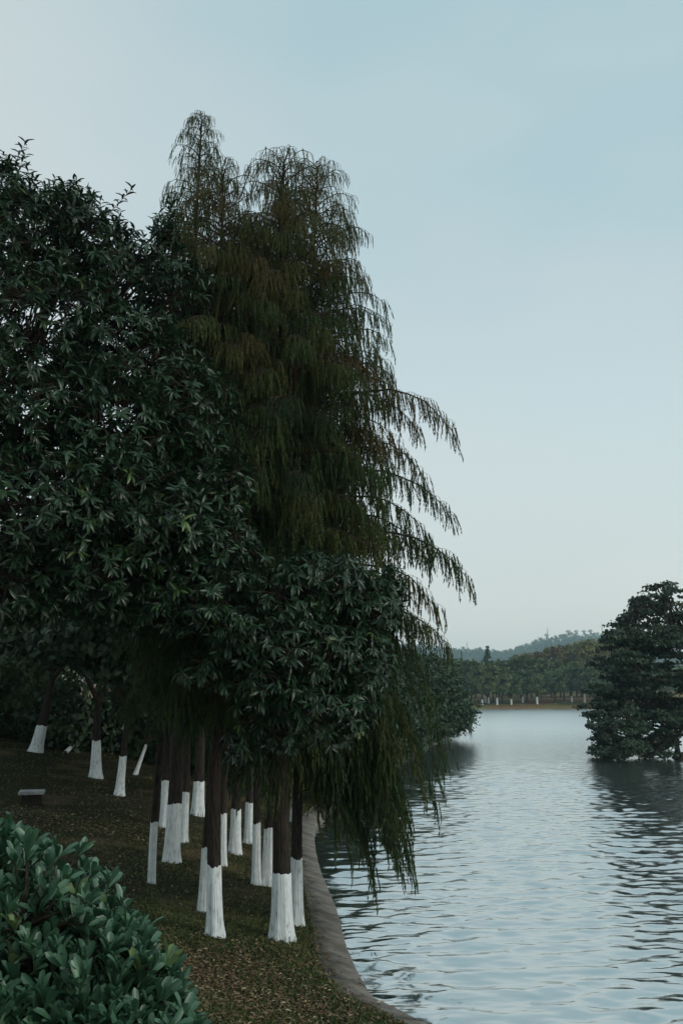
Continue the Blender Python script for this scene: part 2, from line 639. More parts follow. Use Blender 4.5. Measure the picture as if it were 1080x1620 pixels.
def along(s):
    p = np.array([np.interp(s, dl, seg[:, 0]), np.interp(s, dl, seg[:, 1])])
    p2 = np.array([np.interp(s + .05, dl, seg[:, 0]), np.interp(s + .05, dl, seg[:, 1])])
    p0 = np.array([np.interp(s - .05, dl, seg[:, 0]), np.interp(s - .05, dl, seg[:, 1])])
    tt = (p2 - p0) / np.linalg.norm(p2 - p0)
    return p, np.array([-tt[1], tt[0]])        # land side lies to the left of travel


s0 = float(np.interp(7.0, seg[:70, 1], dl[:70]))
s = s0
kr = random.Random(4)
while s < dl[-1] - 4:
    p, nrm = along(s)
    ln = kr.uniform(1.5, 2.3) if p[1] < 60 else 5.0
    e = min(s + ln, dl[-1] - 3)
    k = 8 if p[1] < 60 else 3
    jig = kr.uniform(-.02, .02)
    hz = kr.uniform(-.02, .02)
    rows = []
    for u in np.linspace(s + .012, e - .012, k):
        p, nrm = along(u)
        wv = .005 * math.sin(u * 5.1) + .004 * math.sin(u * 9.3 + 1)
        prof = [(-.03 + wv, -.6), (.0 + wv, .05), (.035 + wv, .17 + hz), (.07 + jig + wv, .215 + hz),
                (.34, .29 + hz + wv), (.60 + jig + 2 * wv, .345 + hz), (.64, .30), (.66, -.6)]
        rows.append([(p[0] + nrm[0] * a_, p[1] + nrm[1] * a_, z_) for a_, z_ in prof])
    rows = np.array(rows)
    n_, m_ = rows.shape[:2]
    c = rows.reshape(-1, 3).mean(0)
    Vk = rows.reshape(-1, 3) - c
    Fk = []
    for i in range(n_ - 1):
        for j in range(m_ - 1):
            Fk.append((i * m_ + j, i * m_ + j + 1, (i + 1) * m_ + j + 1, (i + 1) * m_ + j))
    for base in (0, (n_ - 1) * m_):
        for j in (0, 1, 2):
            f = (base + j, base + j + 1, base + m_ - 2 - j, base + m_ - 1 - j)
            Fk.append(f if base == 0 else f[::-1])
    ks = link('kerb_stone', np_mesh('kerb_stone', Vk, Fk, None, M['stone'], np.arange(len(Fk)) < len(Fk) - 6), kerb, c)
    s = e

# ------------------------------------------------------------------ leaf templates
def leaf_template(wd, fold=.18, droop=.25, rows=((0.0, 0.0), (.28, .85), (.6, 1.0), (.86, .55), (1.0, 0))):
    """unit length leaf along +Y, normal +Z"""
    v, f = [], []
    zc = lambda y: -droop * y * y
    v.append((0, 0, 0))
    for y, k in rows[1:-1]:
        hw = wd * .5 * k
        v += [(-hw, y, zc(y) + fold * hw), (0, y, zc(y)), (hw, y, zc(y) + fold * hw)]
    v.append((0, 1, zc(1)))
    f += [(0, 2, 1), (0, 3, 2)]
    for a_ in (1, 4):
        f += [(a_, a_ + 1, a_ + 4), (a_, a_ + 4, a_ + 3), (a_ + 1, a_ + 2, a_ + 5), (a_ + 1, a_ + 5, a_ + 4)]
    f += [(7, 8, 10), (8, 9, 10)]
    return np.array(v, float), np.array(f)


LEAF = leaf_template(.265, .5, .36)
LEAF_OVAL = leaf_template(.31, .55, .16, ((0, 0), (.32, .55), (.66, 1.0), (.90, .78), (1, 0)))
QUAD = (np.array([(-.5, 0, 0), (0, .15, .12), (.5, .1, 0), (.15, 1, -.15), (-.3, .8, -.05)], float) - [0, .5, 0], np.array([(0, 1, 4), (1, 3, 4), (1, 2, 3)]))


def rand_unit(n):
    v = RNG.normal(size=(n, 3))
    return norm(v)


def pick_front(pos, n, lo=-60, hi=1140):
    """indices of the leaves that show nearest to the camera, inside the frame"""
    d = pos - np.array([0, 0, CAMZ])
    depth = d[:, 1] * CP + d[:, 2] * SP
    px = 540 + 1500 * d[:, 0] / depth
    py = 810 - 1500 * (d[:, 2] * CP - d[:, 1] * SP) / depth
    ok = (px > 5) & (px < 1075) & (py > 5) & (py < 1615)
    idx = np.where(ok)[0]
    if len(idx) < n:
        return idx
    # nearest leaf of each small picture cell, then the nearest of those
    cell = (px[idx] // 14).astype(int) * 1000 + (py[idx] // 14).astype(int)
    order = idx[np.argsort(depth[idx])]
    cell = (px[order] // 14).astype(int) * 1000 + (py[order] // 14).astype(int)
    _, first = np.unique(cell, return_index=True)
    cand = order[np.sort(first)]
    if len(cand) > n:
        cand = RNG.choice(cand, n, replace=False)
    return cand


LEAF_MESH = {}


def single_leaves(pos, rot, scl, rnd, tmpl, mat, parent, origin):
    """a few hundred leaves as objects of their own under the crown"""
    key = mat.name
    if key not in LEAF_MESH:
        LEAF_MESH[key] = [np_mesh('leaf', tmpl[0], tmpl[1], np.full(len(tmpl[1]), v), mat) for v in np.linspace(.05, .99, 8)]
    for p, r_, s_, v in zip(pos, rot, scl, rnd):
        o_ = bpy.data.objects.new('leaf', LEAF_MESH[key][min(7, int(v * 8))])
        mm = Matrix([[*(r_[i] * s_), p[i] - origin[i]] for i in range(3)] + [[0, 0, 0, 1]])
        o_.parent = parent
        o_.matrix_local = mm
        col.objects.link(o_)


# ------------------------------------------------------------------ trunks
def trunk_part(root, height, r0, white_h, seed, flute=.13, flare=.34, bend=(0, 0), r_top=.12, white=True):
    rr = random.Random(seed)
    ph = rr.uniform(0, 6)
    nf = rr.choice((5, 6, 7))

    def prof(z, th, off):
        rad = r0 * (1 - (1 - r_top) * min(1, max(0, z) / height)) * (1 + flare * math.exp(-max(z, 0) / .22))
        rad *= 1 + flute * math.cos(nf * th + ph + .4 * math.sin(2 * z)) * math.exp(-max(z, 0) / .6) + .05 * math.sin(2 * th + z * 1.3 + ph)
        return rad + off

    def cyl(zs, off, sides, top_jag=0):
        Vv, Ff = [], []
        for i, z in enumerate(zs):
            for k in range(sides):
                th = 2 * math.pi * k / sides
                zz = z
                if top_jag and i == len(zs) - 1:
                    zz = z + top_jag * (math.sin(3 * th + ph) * .5 + rr.uniform(-.6, .6))
                rad = prof(z, th, off if i < len(zs) - 1 or not top_jag else off)
                cx = bend[0] * (max(z, 0) / height) ** 2 + .03 * math.sin(z * .8 + ph)
                cy = bend[1] * (max(z, 0) / height) ** 2 + .03 * math.cos(z * .7 + ph)
                Vv.append((cx + rad * math.cos(th), cy + rad * math.sin(th), zz))
        for i in range(len(zs) - 1):
            for k in range(sides):
                k2 = (k + 1) % sides
                Ff.append((i * sides + k, i * sides + k2, (i + 1) * sides + k2, (i + 1) * sides + k))
        return Vv, Ff
    zs = [-.3, 0, .1, .2, .35, .55, .8, 1.1, 1.5, 2.1, 3, 4.2] + list(np.linspace(5.5, height, 8))
    zs = [z for z in zs if z <= height]
    Vv, Ff = cyl(zs, 0, 20)
    tr_ = link('trunk', np_mesh('trunk', Vv, Ff, None, M['bark']), root)
    if white:
        zs = [-.28, .0, .06, .12, .2, .3, .42, .6, .8]
        zs = [z for z in zs if z < white_h - .08] + [white_h - .03, white_h]
        Vv, Ff = cyl(zs, .006, 24, .03)
        wb = link('whitewash_band', np_mesh('whitewash_band', Vv, Ff, None, M['white']), tr_)
    return tr_


# ------------------------------------------------------------------ cypress
def tassel_template(seed, n=12, wdt=.042):
    """hanging spray of needles, unit length along -Z, bowed outward along +Y"""
    rr = random.Random(seed)
    v, f = [], []
    sp = lambda u: np.array([0, .16 * math.sin(u * 2.2), -u])
    prev = None
    for i in range(n):
        u = (i + .3) / n
        p = sp(u)
        ang = rr.uniform(0, 2 * math.pi)
        ln = rr.uniform(.20, .34) * (1.05 - .45 * u)
        out_ = np.array([math.cos(ang), math.sin(ang), 0])
        d = norm(out_ * rr.uniform(.25, .55) + np.array([0, 0, -1.0]))
        sd_ = norm(np.cross(d, out_ + [.1, .2, .3])) * wdt
        b0 = len(v)
        v += [p + sd_, p - sd_, p + d * ln]
        f += [(b0, b0 + 1, b0 + 2)]
    b0 = len(v)
    a_, c_, e_ = sp(0), sp(.5), sp(1)
    wv = np.array([.010, 0, 0])
    v += [a_ - wv, a_ + wv, e_]
    f += [(b0, b0 + 1, b0 + 2)]
    return np.array(v), np.array(f)


TASSELS = [tassel_template(i) for i in range(4)]


def cypress_meshes(name, height, crown_base, radius_at, seed, density=11, tip_rust=.3, extra=()):
    """branch and needle meshes in the tree's own space; radius_at(z, azimuth) -> branch reach"""
    rr = np.random.default_rng(seed)
    acc = Acc()
    tp, tdir, tl, trn = [], [], [], []
    br = []
    n = int((height - crown_base) * density)
    for i in range(n):
        z = crown_base + (height - .15 - crown_base) * ((i + rr.random()) / n) ** .85
        az = i * 2.39996 + rr.normal() * .3
        reach = radius_at(z, az) * rr.uniform(.62, 1.08)
        rel = (z - crown_base) / (height - crown_base)
        up = .12 + 1.05 * rel ** 2 + rr.normal() * .08
        drp = .34 - .12 * rel
        br.append((z, az, max(.2, reach), up, drp))
    br += list(extra)
    for z, az, reach, up, drp in br:
        o_ = np.array([math.cos(az), math.sin(az), 0.])
        side = np.array([-o_[1], o_[0], 0])
        ns = 9
        u = np.linspace(0, 1, ns)
        wob = np.cumsum(rr.normal(size=ns)) * .03 * reach
        P = np.array([0, 0, z])[None] + o_[None] * (reach * (u - .12 * u ** 3))[:, None] + side[None] * wob[:, None]
        P[:, 2] += reach * (up * u - (up * .55 + drp) * u ** 2.4)
        r0 = .008 + .009 * reach
        acc.tube(P, np.linspace(r0, .004, ns), 4)
        # side twigs
        nt_ = max(5, int(reach * 9))
        rel = (z - crown_base) / (height - crown_base)
        tone = np.clip(rr.normal(.30 + tip_rust * 1.25 * rel, .17), 0, .99)
        for k in range(nt_):
            uu = .16 + .84 * (k + rr.random()) / nt_
            p = np.array([np.interp(uu, u, P[:, j]) for j in range(3)])
            sgn = 1 if k % 2 else -1
            tl_ = (.16 + .42 * reach * .32 * (1.2 - uu)) * rr.uniform(.6, 1.3)
            d = o_ * rr.uniform(.3, .8) + side * sgn * rr.uniform(.5, 1.0) + np.array([0, 0, .12])
            d = norm(d)
            q = p[None] + d[None] * (np.linspace(0, 1, 4) * tl_)[:, None]
            q[:, 2] -= tl_ * .55 * np.linspace(0, 1, 4) ** 2
            acc.tube(q, np.linspace(.005, .002, 4), 3)
            mt = max(2, int(tl_ * (12 + 5 * rel)))
            for w_ in range(mt):
                v_ = (w_ + .6) / mt
                tp.append([np.interp(v_, np.linspace(0, 1, 4), q[:, j]) for j in range(3)])
                tdir.append(d + rr.normal(size=3) * .5)
                tl.append(rr.uniform(.20, .42) * (.8 + .25 * min(reach, 2)) * (1.1 - .55 * rel))
                trn.append(tone + rr.normal() * .06)
        for w_ in range(3):
            tp.append(P[-1] - [0, 0, .01 * w_])
            tdir.append(o_ + rr.normal(size=3) * .4)
            tl.append(rr.uniform(.25, .45) * (1.1 - .65 * rel))
            trn.append(tone)
    bm_ = acc.mesh(name + '_branches', M['twig'])
    tp, tdir, tl, trn = map(np.array, (tp, tdir, tl, trn))
    tdir[:, 2] = 0
    y = norm(tdir)
    zax = norm(np.array([0, 0, 1.0])[None] + rr.normal(size=(len(tp), 3)) * .10 - y * .10)
    x = norm(np.cross(y, zax))
    y = np.cross(zax, x)
    rot = np.stack([x, y, zax], -1)
    acc2 = Acc()
    which = rr.integers(0, 4, len(tp))
    for k in range(4):
        s_ = which == k
        Vv, Ff, Rr = scatter(*TASSELS[k], tp[s_], rot[s_], np.stack([tl[s_] * .85, tl[s_] * .85, tl[s_] * 1.2], -1), np.clip(trn[s_], 0, 1))
        acc2.add(Vv, Ff, Rr)
    return bm_, acc2.mesh(name + '_needles', M['cyp'], False)


def dome(height, base, rmax, top=.5):
    def f(z, az):
        u = (z - base) / (height - base)
        return rmax * (min(1, .72 + .28 * (1 - u))) * min(1, (max(0, 1 - u) / top) ** .55 + .05)
    return f


def plant_cypress(root, proto, scale=1.0, rot=0.0):
    b_ = link('branches', proto[0], root)
    c_ = link('crown', proto[1], root)
    for o_ in (b_, c_):
        o_.scale = (scale, scale, scale)
        o_.rotation_euler = (0, 0, rot)


# ------------------------------------------------------------------ broadleaf trees
def broadleaf(root, origin, limbs_from, lobes, leaf_len, mat, n_single=0, per=9, seed=1, shoots=0, tmpl=LEAF, tone=0.0, droop=(.15, .75), tilts=(.7, 1.45), up=.45, fill=1.05, clump=1.0, new_share=.02):
    """lobes in world space: (centre, (rx, ry, rz), whorls)"""
    rr = np.random.default_rng(seed)
    origin = np.asarray(origin, float)
    br = Acc()
    P, A, TN = [], [], []
    for c, rad, nw in lobes:
        nw = int(nw * fill)
        c = np.asarray(c, float)
        rad = np.asarray(rad, float)
        # limb from trunk to the lobe
        j = np.asarray(limbs_from[int(rr.integers(len(limbs_from)))], float)
        u = np.linspace(0, 1, 7)[:, None]
        mid = (j + c) / 2 + np.array([0, 0, -.12 * np.linalg.norm(c - j)])
        curve = (1 - u) ** 2 * j + 2 * u * (1 - u) * mid + u ** 2 * c
        br.tube(curve, np.linspace(.06, .028, 7), 6)
        nodes = c + rand_unit(26) * rad * rr.uniform(.3, .62, (26, 1))
        for nd in nodes:
            s_ = curve[int(rr.integers(3, 7))]
            md = (s_ + nd) / 2 + rr.normal(size=3) * .08
            br.tube([s_, md, nd], [.02, .014, .009], 4)
        d = norm(rr.normal(size=(nw, 3)))
        # uneven outline from a few bumps
        bump = np.ones(nw)
        for _ in range(7):
            bd = norm(rr.normal(size=3))
            bump += rr.uniform(-.22, .26) * np.clip((d @ bd - .55) / .45, 0, 1)
        rf = (.45 + .55 * rr.random(nw) ** .55) * bump
        p = c + d * rad * rf[:, None]
        near_ = np.argmin(((p[:, None] - nodes[None]) ** 2).sum(-1), 1)
        cl_ = np.sin(p[:, 0] * 7.1 + seed) * np.sin(p[:, 2] * 8.3 + 1) + np.sin(p[:, 1] * 6.3 + p[:, 0] * 3.1) * np.sin(p[:, 2] * 4.7 - p[:, 0] * 2.9 + 2)
        keep = rr.random(nw) < np.clip(.88 + .5 * cl_ * clump, .16, 1)
        for a_, b_ in zip(nodes[near_][keep], p[keep]):
            br.tube([a_, (a_ + b_) / 2 + rr.normal(size=3) * .02, b_], [.008, .006, .004], 3)
        ax = norm(d * .75 + np.array([0, 0, up]) + rr.normal(size=(nw, 3)) * .35)
        P.append(p[keep])
        A.append(ax[keep])
        TN.append(np.full(keep.sum(), 0.0) + rr.normal(size=keep.sum()) * .12)
    P, A, TN = np.concatenate(P), np.concatenate(A), np.concatenate(TN)
    lp, ld, ln_, ll, lr = [], [], [], [], []
    for k in range(per):
        az = 2 * math.pi * k / per + rr.random(len(P)) * .9
        ref = norm(np.cross(A, np.array([.3, .2, 1.0]) + rr.normal(size=A.shape) * .05))
        ref2 = np.cross(A, ref)
        out_ = ref * np.cos(az)[:, None] + ref2 * np.sin(az)[:, None]
        tilt = rr.uniform(*tilts, len(P)) if k > 1 else rr.uniform(.2, .7, len(P))
        d = A * np.cos(tilt)[:, None] + out_ * np.sin(tilt)[:, None]
        d[:, 2] -= rr.uniform(*droop, len(P))
        d = norm(d)
        lp.append(P - A * (.02 + .10 * leaf_len * k / per * 3))
        ld.append(d)
        ln_.append(A + rr.normal(size=A.shape) * .25 + np.array([0, 0, .3]))
        ll.append(leaf_len * rr.uniform(.62, 1.12, len(P)))
        lr.append(TN)
    # upright leafy shoots along the top outline
    if shoots:
        top = np.argsort(-(P[:, 2] + rr.random(len(P)) * 1.2))[:shoots * 8]
        top = rr.choice(top, shoots, replace=False)
        for i in top:
            h_ = rr.uniform(.25, .6)
            tipd = norm(np.array([rr.normal() * .22, rr.normal() * .2, 1.0]))
            br.tube([P[i], P[i] + tipd * h_ * .5, P[i] + tipd * h_], [.007, .005, .003], 4)
            nl = int(h_ * 38)
            for k in range(nl):
                u = (k + .5) / nl
                az = k * 2.4
                d = np.array([math.cos(az), math.sin(az), .55 + .5 * u - .2])
                lp.append((P[i] + tipd * h_ * u)[None])
                ld.append(norm(d)[None])
                ln_.append(np.array([[0, 0, 1.0]]))
                ll.append(np.array([leaf_len * rr.uniform(.6, .95)]))
                lr.append(np.array([.0]))
    lp, ld, ln_, ll, lr = map(np.concatenate, (lp, ld, ln_, ll, lr))
    rot = frames(ld, ln_)
    new = rr.random(len(P)) < new_share
    rnd = np.clip(rr.beta(2, 2.6, len(lp)) * .85 + lr + tone, 0, .93)
    nn = min(len(lp), per * len(P))
    nw_ = np.tile(new, per)[:nn]
    rnd[:nn][nw_] = rr.uniform(.9, 1, nw_.sum())
    chosen = np.zeros(len(lp), bool)
    if n_single:
        chosen[pick_front(lp, n_single)] = True
    for a_ in br.V:
        a_ -= origin.astype(np.float32)
    link('branches', br.mesh('branches', M['twig']), root)
    s_ = ~chosen
    acc = Acc()
    acc.add(*scatter(*tmpl, lp[s_] - origin, rot[s_], ll[s_], rnd[s_]))
    crown = link('crown', acc.mesh('crown', mat), root)
    if n_single:
        crown['kind'] = 'stuff'
        single_leaves(lp[chosen], rot[chosen], ll[chosen], rnd[chosen], tmpl, mat, crown, origin)
    return crown


def leafy_crown_mesh(name, lobes, leaf, mat, seed, limbs_from=((0, 0, 1.5),), flat=.6, tight=.2, main=1):
    """crown for trees further off: leaf clumps spread through lobes, own space; returns (branches, crown)"""
    rr = np.random.default_rng(seed)
    acc, br = Acc(), Acc()
    mains = []
    for li, (c, rad, n) in enumerate(lobes):
        c, rad = np.asarray(c, float), np.asarray(rad, float)
        j = np.asarray(limbs_from[int(rr.integers(len(limbs_from)))], float)
        if li % main and mains:
            j = min(mains, key=lambda q_: float(((q_ - c) ** 2).sum()))
        else:
            if main > 1:
                j = min((np.asarray(q_, float) for q_ in limbs_from), key=lambda q_: abs(q_[2] + .8 - c[2]))
            mains.append(c)
        u = np.linspace(0, 1, 5)[:, None]
        mid = (j + c) / 2 + np.array([0, 0, -.1 * np.linalg.norm(c - j)])
        br.tube((1 - u) ** 2 * j + 2 * u * (1 - u) * mid + u ** 2 * c, np.linspace(.10, .04, 5) * (.45 if main > 1 and li % main else 1), 5)
        ncl = max(10, n // 22)
        d = norm(rr.normal(size=(ncl, 3)))
        cl = c + d * rad * (.5 + .5 * rr.random((ncl, 1)) ** .6)
        for q_ in cl[:14]:
            br.tube([c, (c + q_) / 2, q_], [.04, .025, .012], 3)
        tone = rr.normal(size=ncl) * .16
        w_ = rr.integers(0, ncl, n)
        spread_ = np.mean(rad) * tight
        p = cl[w_] + rr.normal(size=(n, 3)) * spread_ * np.array([1, 1, flat])
        dd = norm(norm(p - c) * .6 + rr.normal(size=(n, 3)) * .7 + [0, 0, -.15])
        nn = norm(p - c) * .6 + rr.normal(size=(n, 3)) * .5 + [0, 0, .5]
        rot = frames(dd, nn)
        rn = np.clip(rr.beta(2, 2, n) * .7 + .15 + tone[w_], 0, 1)
        acc.add(*scatter(*QUAD, p, rot, leaf * rr.uniform(.6, 1.3, n), rn))
    return br.mesh(name + '_branches', M['twig']), acc.mesh(name + '_crown', mat)


# ------------------------------------------------------------------ cypress prototypes
PROTO = [
    cypress_meshes('cypress_tall', 15.5, 4.2, dome(15.5, 4.2, 2.1, .42), 21, 21, .30),
    cypress_meshes('cypress_broad', 14.2, 4.0, dome(14.2, 4.0, 2.3, .30), 22, 21, .36),
    cypress_meshes('cypress_slim', 15.8, 5.2, dome(15.8, 5.2, 1.9, .60), 23, 19, .18),
]

GROUP_C = 'whitewashed cypress trees on the lake bank'


def base_of(px, py, ptop, wpx):
    p = ground_hit(px, py)
    depth = p[1] * CP + (p[2] - CAMZ) * SP
    white_h = (py - ptop) * depth / 1500 * 1.0
    return p, white_h, wpx * .5 * depth / 1500


# (base px, base py, top of the white, width px, prototype, scale, turn, lean x, lean y, label)
CYP = [
    (340, 1479, 1374, 25, 1, 1.02, .3, -.2, 0, 'cypress with the whitest smooth flared base, nearest trunk left of the pair by the kerb'),
    (443, 1487, 1386, 31, 1, 1.04, 2.1, -.1, .0, 'cypress with the widest whitewashed base, front one of the pair beside the kerb'),
    (425, 1401, 1314, 22, 2, 1.0, 4.2, .2, .2, 'cypress with streaky white base just behind the widest trunk, double edged'),
    (408, 1399, 1306, 14, 2, .90, 1.3, -.2, .2, 'cypress with shaded grey white base touching its brighter right neighbour'),
    (272, 1364, 1275, 23, 2, 1.13, .8, .15, 0, 'cypress with broad forked white foot, right of the slender leaning trunk, its crown tallest'),
    (289, 1333, 1256, 11, 0, .88, 3.4, .2, .2, 'cypress whose narrow white base peeks out behind the forked white foot'),
    (261, 1309, 1237, 14, 2, .92, 5.2, -.3, .2, 'cypress with cracked white base whose bottom is darkened, left of the forked foot'),
    (312, 1290, 1238, 17, 0, .9, 1.1, 0, .3, 'cypress with ribbed white base standing alone behind, above the forked foot'),
    (353, 1369, 1290, 12, 1, .98, 5.7, .1, .2, 'cypress with slim white base just right of the whitest front trunk'),
    (370, 1350, 1283, 16, 2, .92, 2.9, .1, .2, 'cypress in the middle of three white bases between the two front trunks'),
    (392, 1334, 1272, 13, 0, .9, 4.5, .2, .3, 'cypress with clean white base, rearmost of three between the two front trunks'),
    (464, 1300, 1240, 9, 2, .75, .4, .2, .3, 'cypress with thin white base glimpsed high behind the pair by the kerb'),
]
for i, (px, py, pt, wpx, pr, scl, turn, lx, ly, lab) in enumerate(CYP):
    p, wh, r_ = base_of(px, py, pt, wpx)
    root = empty('cypress_tree', p, lab, 'tree', GROUP_C)
    top_py = {0: 258, 1: 238, 4: 172, 2: 300, 8: 330}.get(i)
    if top_py:
        scl = (at(px, top_py, p[1])[2] - p[2]) / (15.5, 14.2, 15.8)[pr]
    hgt = (15.5, 14.2, 15.8)[pr] * scl
    trunk_part(root, hgt * .985, r_, wh, 50 + i, bend=(0, 0))
    root.rotation_euler = (-math.atan(ly / hgt), math.atan(lx / hgt), 0)
    plant_cypress(root, PROTO[pr], scl, turn)

# the cypress at the water, with long arching and drooping limbs over the lake
p, wh, r_ = base_of(467, 1462, 1362, 20)
root = empty('cypress_tree', p, 'cypress nearest the water, with long weeping limbs hanging over the lake', 'tree', GROUP_C)
hb = at(490, 246, p[1])[2] - p[2]
hero_r = dome(hb, 2.6, 2.3, .32)
rr = np.random.default_rng(5)
extra = []
for tx, ty, dy in [(700, 688, .1), (697, 800, -.2), (726, 915, .1), (698, 1015, .0), (640, 668, -.4), (652, 752, .5), (662, 842, -.6), (668, 880, .6),
                   (672, 955, .5), (655, 985, -.7), (640, 1030, .4), (590, 520, .2), (594, 590, -.3)]:
    tip = at(tx, ty, p[1] + dy) - p
    reach = math.hypot(tip[0], tip[1]) / .88
    az = math.atan2(tip[1], tip[0])
    up_, dr_ = rr.uniform(.30, .42), rr.uniform(.30, .38)
    z0 = tip[2] - reach * (.45 * up_ - dr_)
    extra.append((z0, az, reach, up_, dr_))
for k in range(54):
    az = rr.uniform(-1.1, 1.15)
    reach = rr.uniform(1.0, 2.35) * math.cos(az * .45)
    extra.append((rr.uniform(2.3, 5.4), az, reach, rr.uniform(.15, .3), rr.uniform(.55, 1.15)))
for tx, ty in [(688, 1225), (682, 1262), (640, 1310), (624, 1340), (600, 1318), (575, 1300), (655, 1240), (628, 1280), (690, 1180), (560, 1270), (530, 1240)]:
    tip = at(tx, ty, p[1] + rr.uniform(-.9, .5)) - p
    reach = math.hypot(tip[0], tip[1]) / .88
    az = math.atan2(tip[1], tip[0])
    dr_ = rr.uniform(.9, 1.2)
    extra.append((max(2.0, tip[2] - reach * (.09 - dr_)), az, reach, .2, dr_))
HERO = cypress_meshes('cypress_weeping', hb, 2.8, hero_r, 31, 20, .40, extra)
trunk_part(root, hb * .985, r_, wh, 99)
root.rotation_euler = (0, math.atan(.3 / hb), 0)
plant_cypress(root, HERO)

# ------------------------------------------------------------------ broadleaf trees at the front
def lobe(px, py, Y, rxp, rzp, ry, n):
    k = Y / 1500 * 1.03
    return (at(px, py, Y), (rxp * k, ry, rzp * k), n)


# tall one, trunk just left of the frame
pa = np.array([-6.6, 15.0, 0])
pa[2] = float(T(pa[0], pa[1]))
root = empty('broadleaf_tree', pa, 'tall glossy broadleaf tree filling the left edge, its crown highest at the corner', 'tree', 'glossy broadleaf trees on the lake bank')
trunk_part(root, 8.5, .17, 1.2, 201, .06, .4, r_top=.45)
jn = [pa + [0, 0, h_] for h_ in (3.2, 4.5, 5.8, 7.0, 8.3)]
lobesA = [lobe(35, 385, 14.8, 120, 105, 1.3, 420), lobe(120, 400, 15.2, 95, 85, 1.2, 300), lobe(200, 430, 15.2, 80, 70, 1.1, 230),
          lobe(60, 520, 14.2, 150, 110, 1.4, 480), lobe(190, 560, 14.6, 110, 90, 1.3, 360), lobe(30, 660, 13.6, 160, 120, 1.4, 520),
          lobe(180, 690, 13.8, 140, 110, 1.3, 520), lobe(290, 470, 15.4, 55, 75, .9, 170), lobe(60, 800, 13.0, 170, 95, 1.3, 460),
          lobe(220, 810, 13.4, 130, 95, 1.2, 430), lobe(300, 640, 14.6, 75, 95, 1.0, 260), lobe(20, 930, 13.4, 130, 60, 1.2, 220),
          lobe(150, 910, 13.6, 120, 65, 1.2, 260), lobe(-80, 480, 15, 120, 170, 1.5, 300), lobe(-90, 760, 14, 120, 170, 1.5, 300),
          lobe(262, 375, 15.4, 28, 38, .5, 50), lobe(8, 300, 15, 42, 46, .6, 80), lobe(118, 325, 15.3, 40, 36, .6, 60)]
broadleaf(root, pa, jn, lobesA, .185, M['broad'], 300, seed=41, shoots=34)

# slender leaning one between
p, wh, r_ = base_of(242, 1398, 1305, 12)
root = empty('broadleaf_tree', p, 'glossy broadleaf tree on the slenderest curved white trunk, crown left of centre', 'tree', 'glossy broadleaf trees on the lake bank')
trunk_part(root, 7.0, r_, wh, 202, .04, .15, bend=(.5, -1.8), r_top=.5)
jn = [p + [.1, -.5, 3.6], p + [.3, -1.1, 5.2], p + [.5, -1.8, 6.9]]
lobesC = [lobe(330, 760, 14.6, 75, 85, 1.0, 260), lobe(270, 860, 13.9, 90, 70, 1.0, 270), lobe(345, 880, 14.2, 80, 60, 1.0, 230),
          lobe(270, 955, 13.9, 85, 50, .9, 210), lobe(335, 930, 13.7, 65, 65, .9, 200)]
broadleaf(root, p, jn, lobesC, .17, M['broad'], 220, seed=42, shoots=6)

# low spreading one leaning to the lake
p, wh, r_ = base_of(320, 1443, 1345, 15)
root = empty('broadleaf_tree', p, 'low glossy broadleaf tree on the grooved white trunk behind the whitest one, crown reaching lakeward', 'tree', 'glossy broadleaf trees on the lake bank')
trunk_part(root, 5.8, r_, wh, 203, .06, .3, bend=(.8, -1.9), r_top=.5)
jn = [p + [.25, -.6, 3.2], p + [.5, -1.2, 4.5], p + [.8, -1.9, 5.7]]
lobesB = [lobe(440, 950, 14.0, 90, 62, 1.0, 270), lobe(505, 925, 14.2, 70, 60, .9, 230), lobe(575, 960, 14.4, 62, 58, .8, 200),
          lobe(395, 1010, 13.7, 85, 50, .9, 230), lobe(480, 1020, 13.7, 95, 60, 1.0, 290), lobe(570, 1040, 14.2, 62, 60, .8, 200),
          lobe(420, 1080, 13.7, 70, 42, .8, 150), lobe(505, 1105, 13.9, 75, 55, .9, 210), lobe(565, 1110, 14.1, 40, 50, .6, 100),
          lobe(440, 1155, 14.0, 45, 32, .5, 70), lobe(330, 1050, 13.9, 50, 35, .6, 70), lobe(385, 1170, 14.2, 30, 36, .4, 40),
          lobe(620, 930, 14.6, 26, 36, .5, 50)]
broadleaf(root, p, jn, lobesB, .17, M['broad'], 300, seed=43, shoots=8, droop=(.35, 1.1))

# ------------------------------------------------------------------ trees and shrubs further up the left bank
REAR = [leafy_crown_mesh('rear_round', [((0, 0, 6.5), (2.6, 2.6, 2.0), 2600), ((1.4, .4, 5.0), (2.0, 2.0, 1.4), 1500), ((-1.5, -.3, 5.2), (2.0, 2.0, 1.4), 1500),
                                        ((.2, .2, 8.4), (1.8, 1.8, 1.4), 1300), ((0, -1.2, 4.4), (2.0, 1.2, 1.0), 900)], .24, M['dark'], 61, ((0, 0, 2.6), (0, 0, 4))),
        leafy_crown_mesh('rear_wide', [((0, 0, 5.6), (3.0, 2.8, 1.8), 2600), ((1.9, .2, 4.6), (1.9, 2.0, 1.2), 1300), ((-2.0, 0, 4.6), (1.9, 2.0, 1.2), 1300),
                                       ((.4, 0, 7.2), (2.0, 1.9, 1.3), 1300)], .26, M['dark'], 62, ((0, 0, 2.4), (0, 0, 3.4)))]
SHR = [leafy_crown_mesh('shrub_a', [((0, 0, .9), (1.6, 1.3, .95), 1500), ((1.0, 0, .7), (1.0, 1.0, .7), 700), ((-.9, .2, .8), (1.0, 1.0, .8), 700)], .15, M['dark'], 63, ((0, 0, .1),)),
       leafy_crown_mesh('shrub_b', [((0, 0, 1.2), (1.3, 1.3, 1.2), 1700), ((.7, -.3, .8), (1.0, .9, .8), 700)], .16, M['green'], 64, ((0, 0, .1),))]


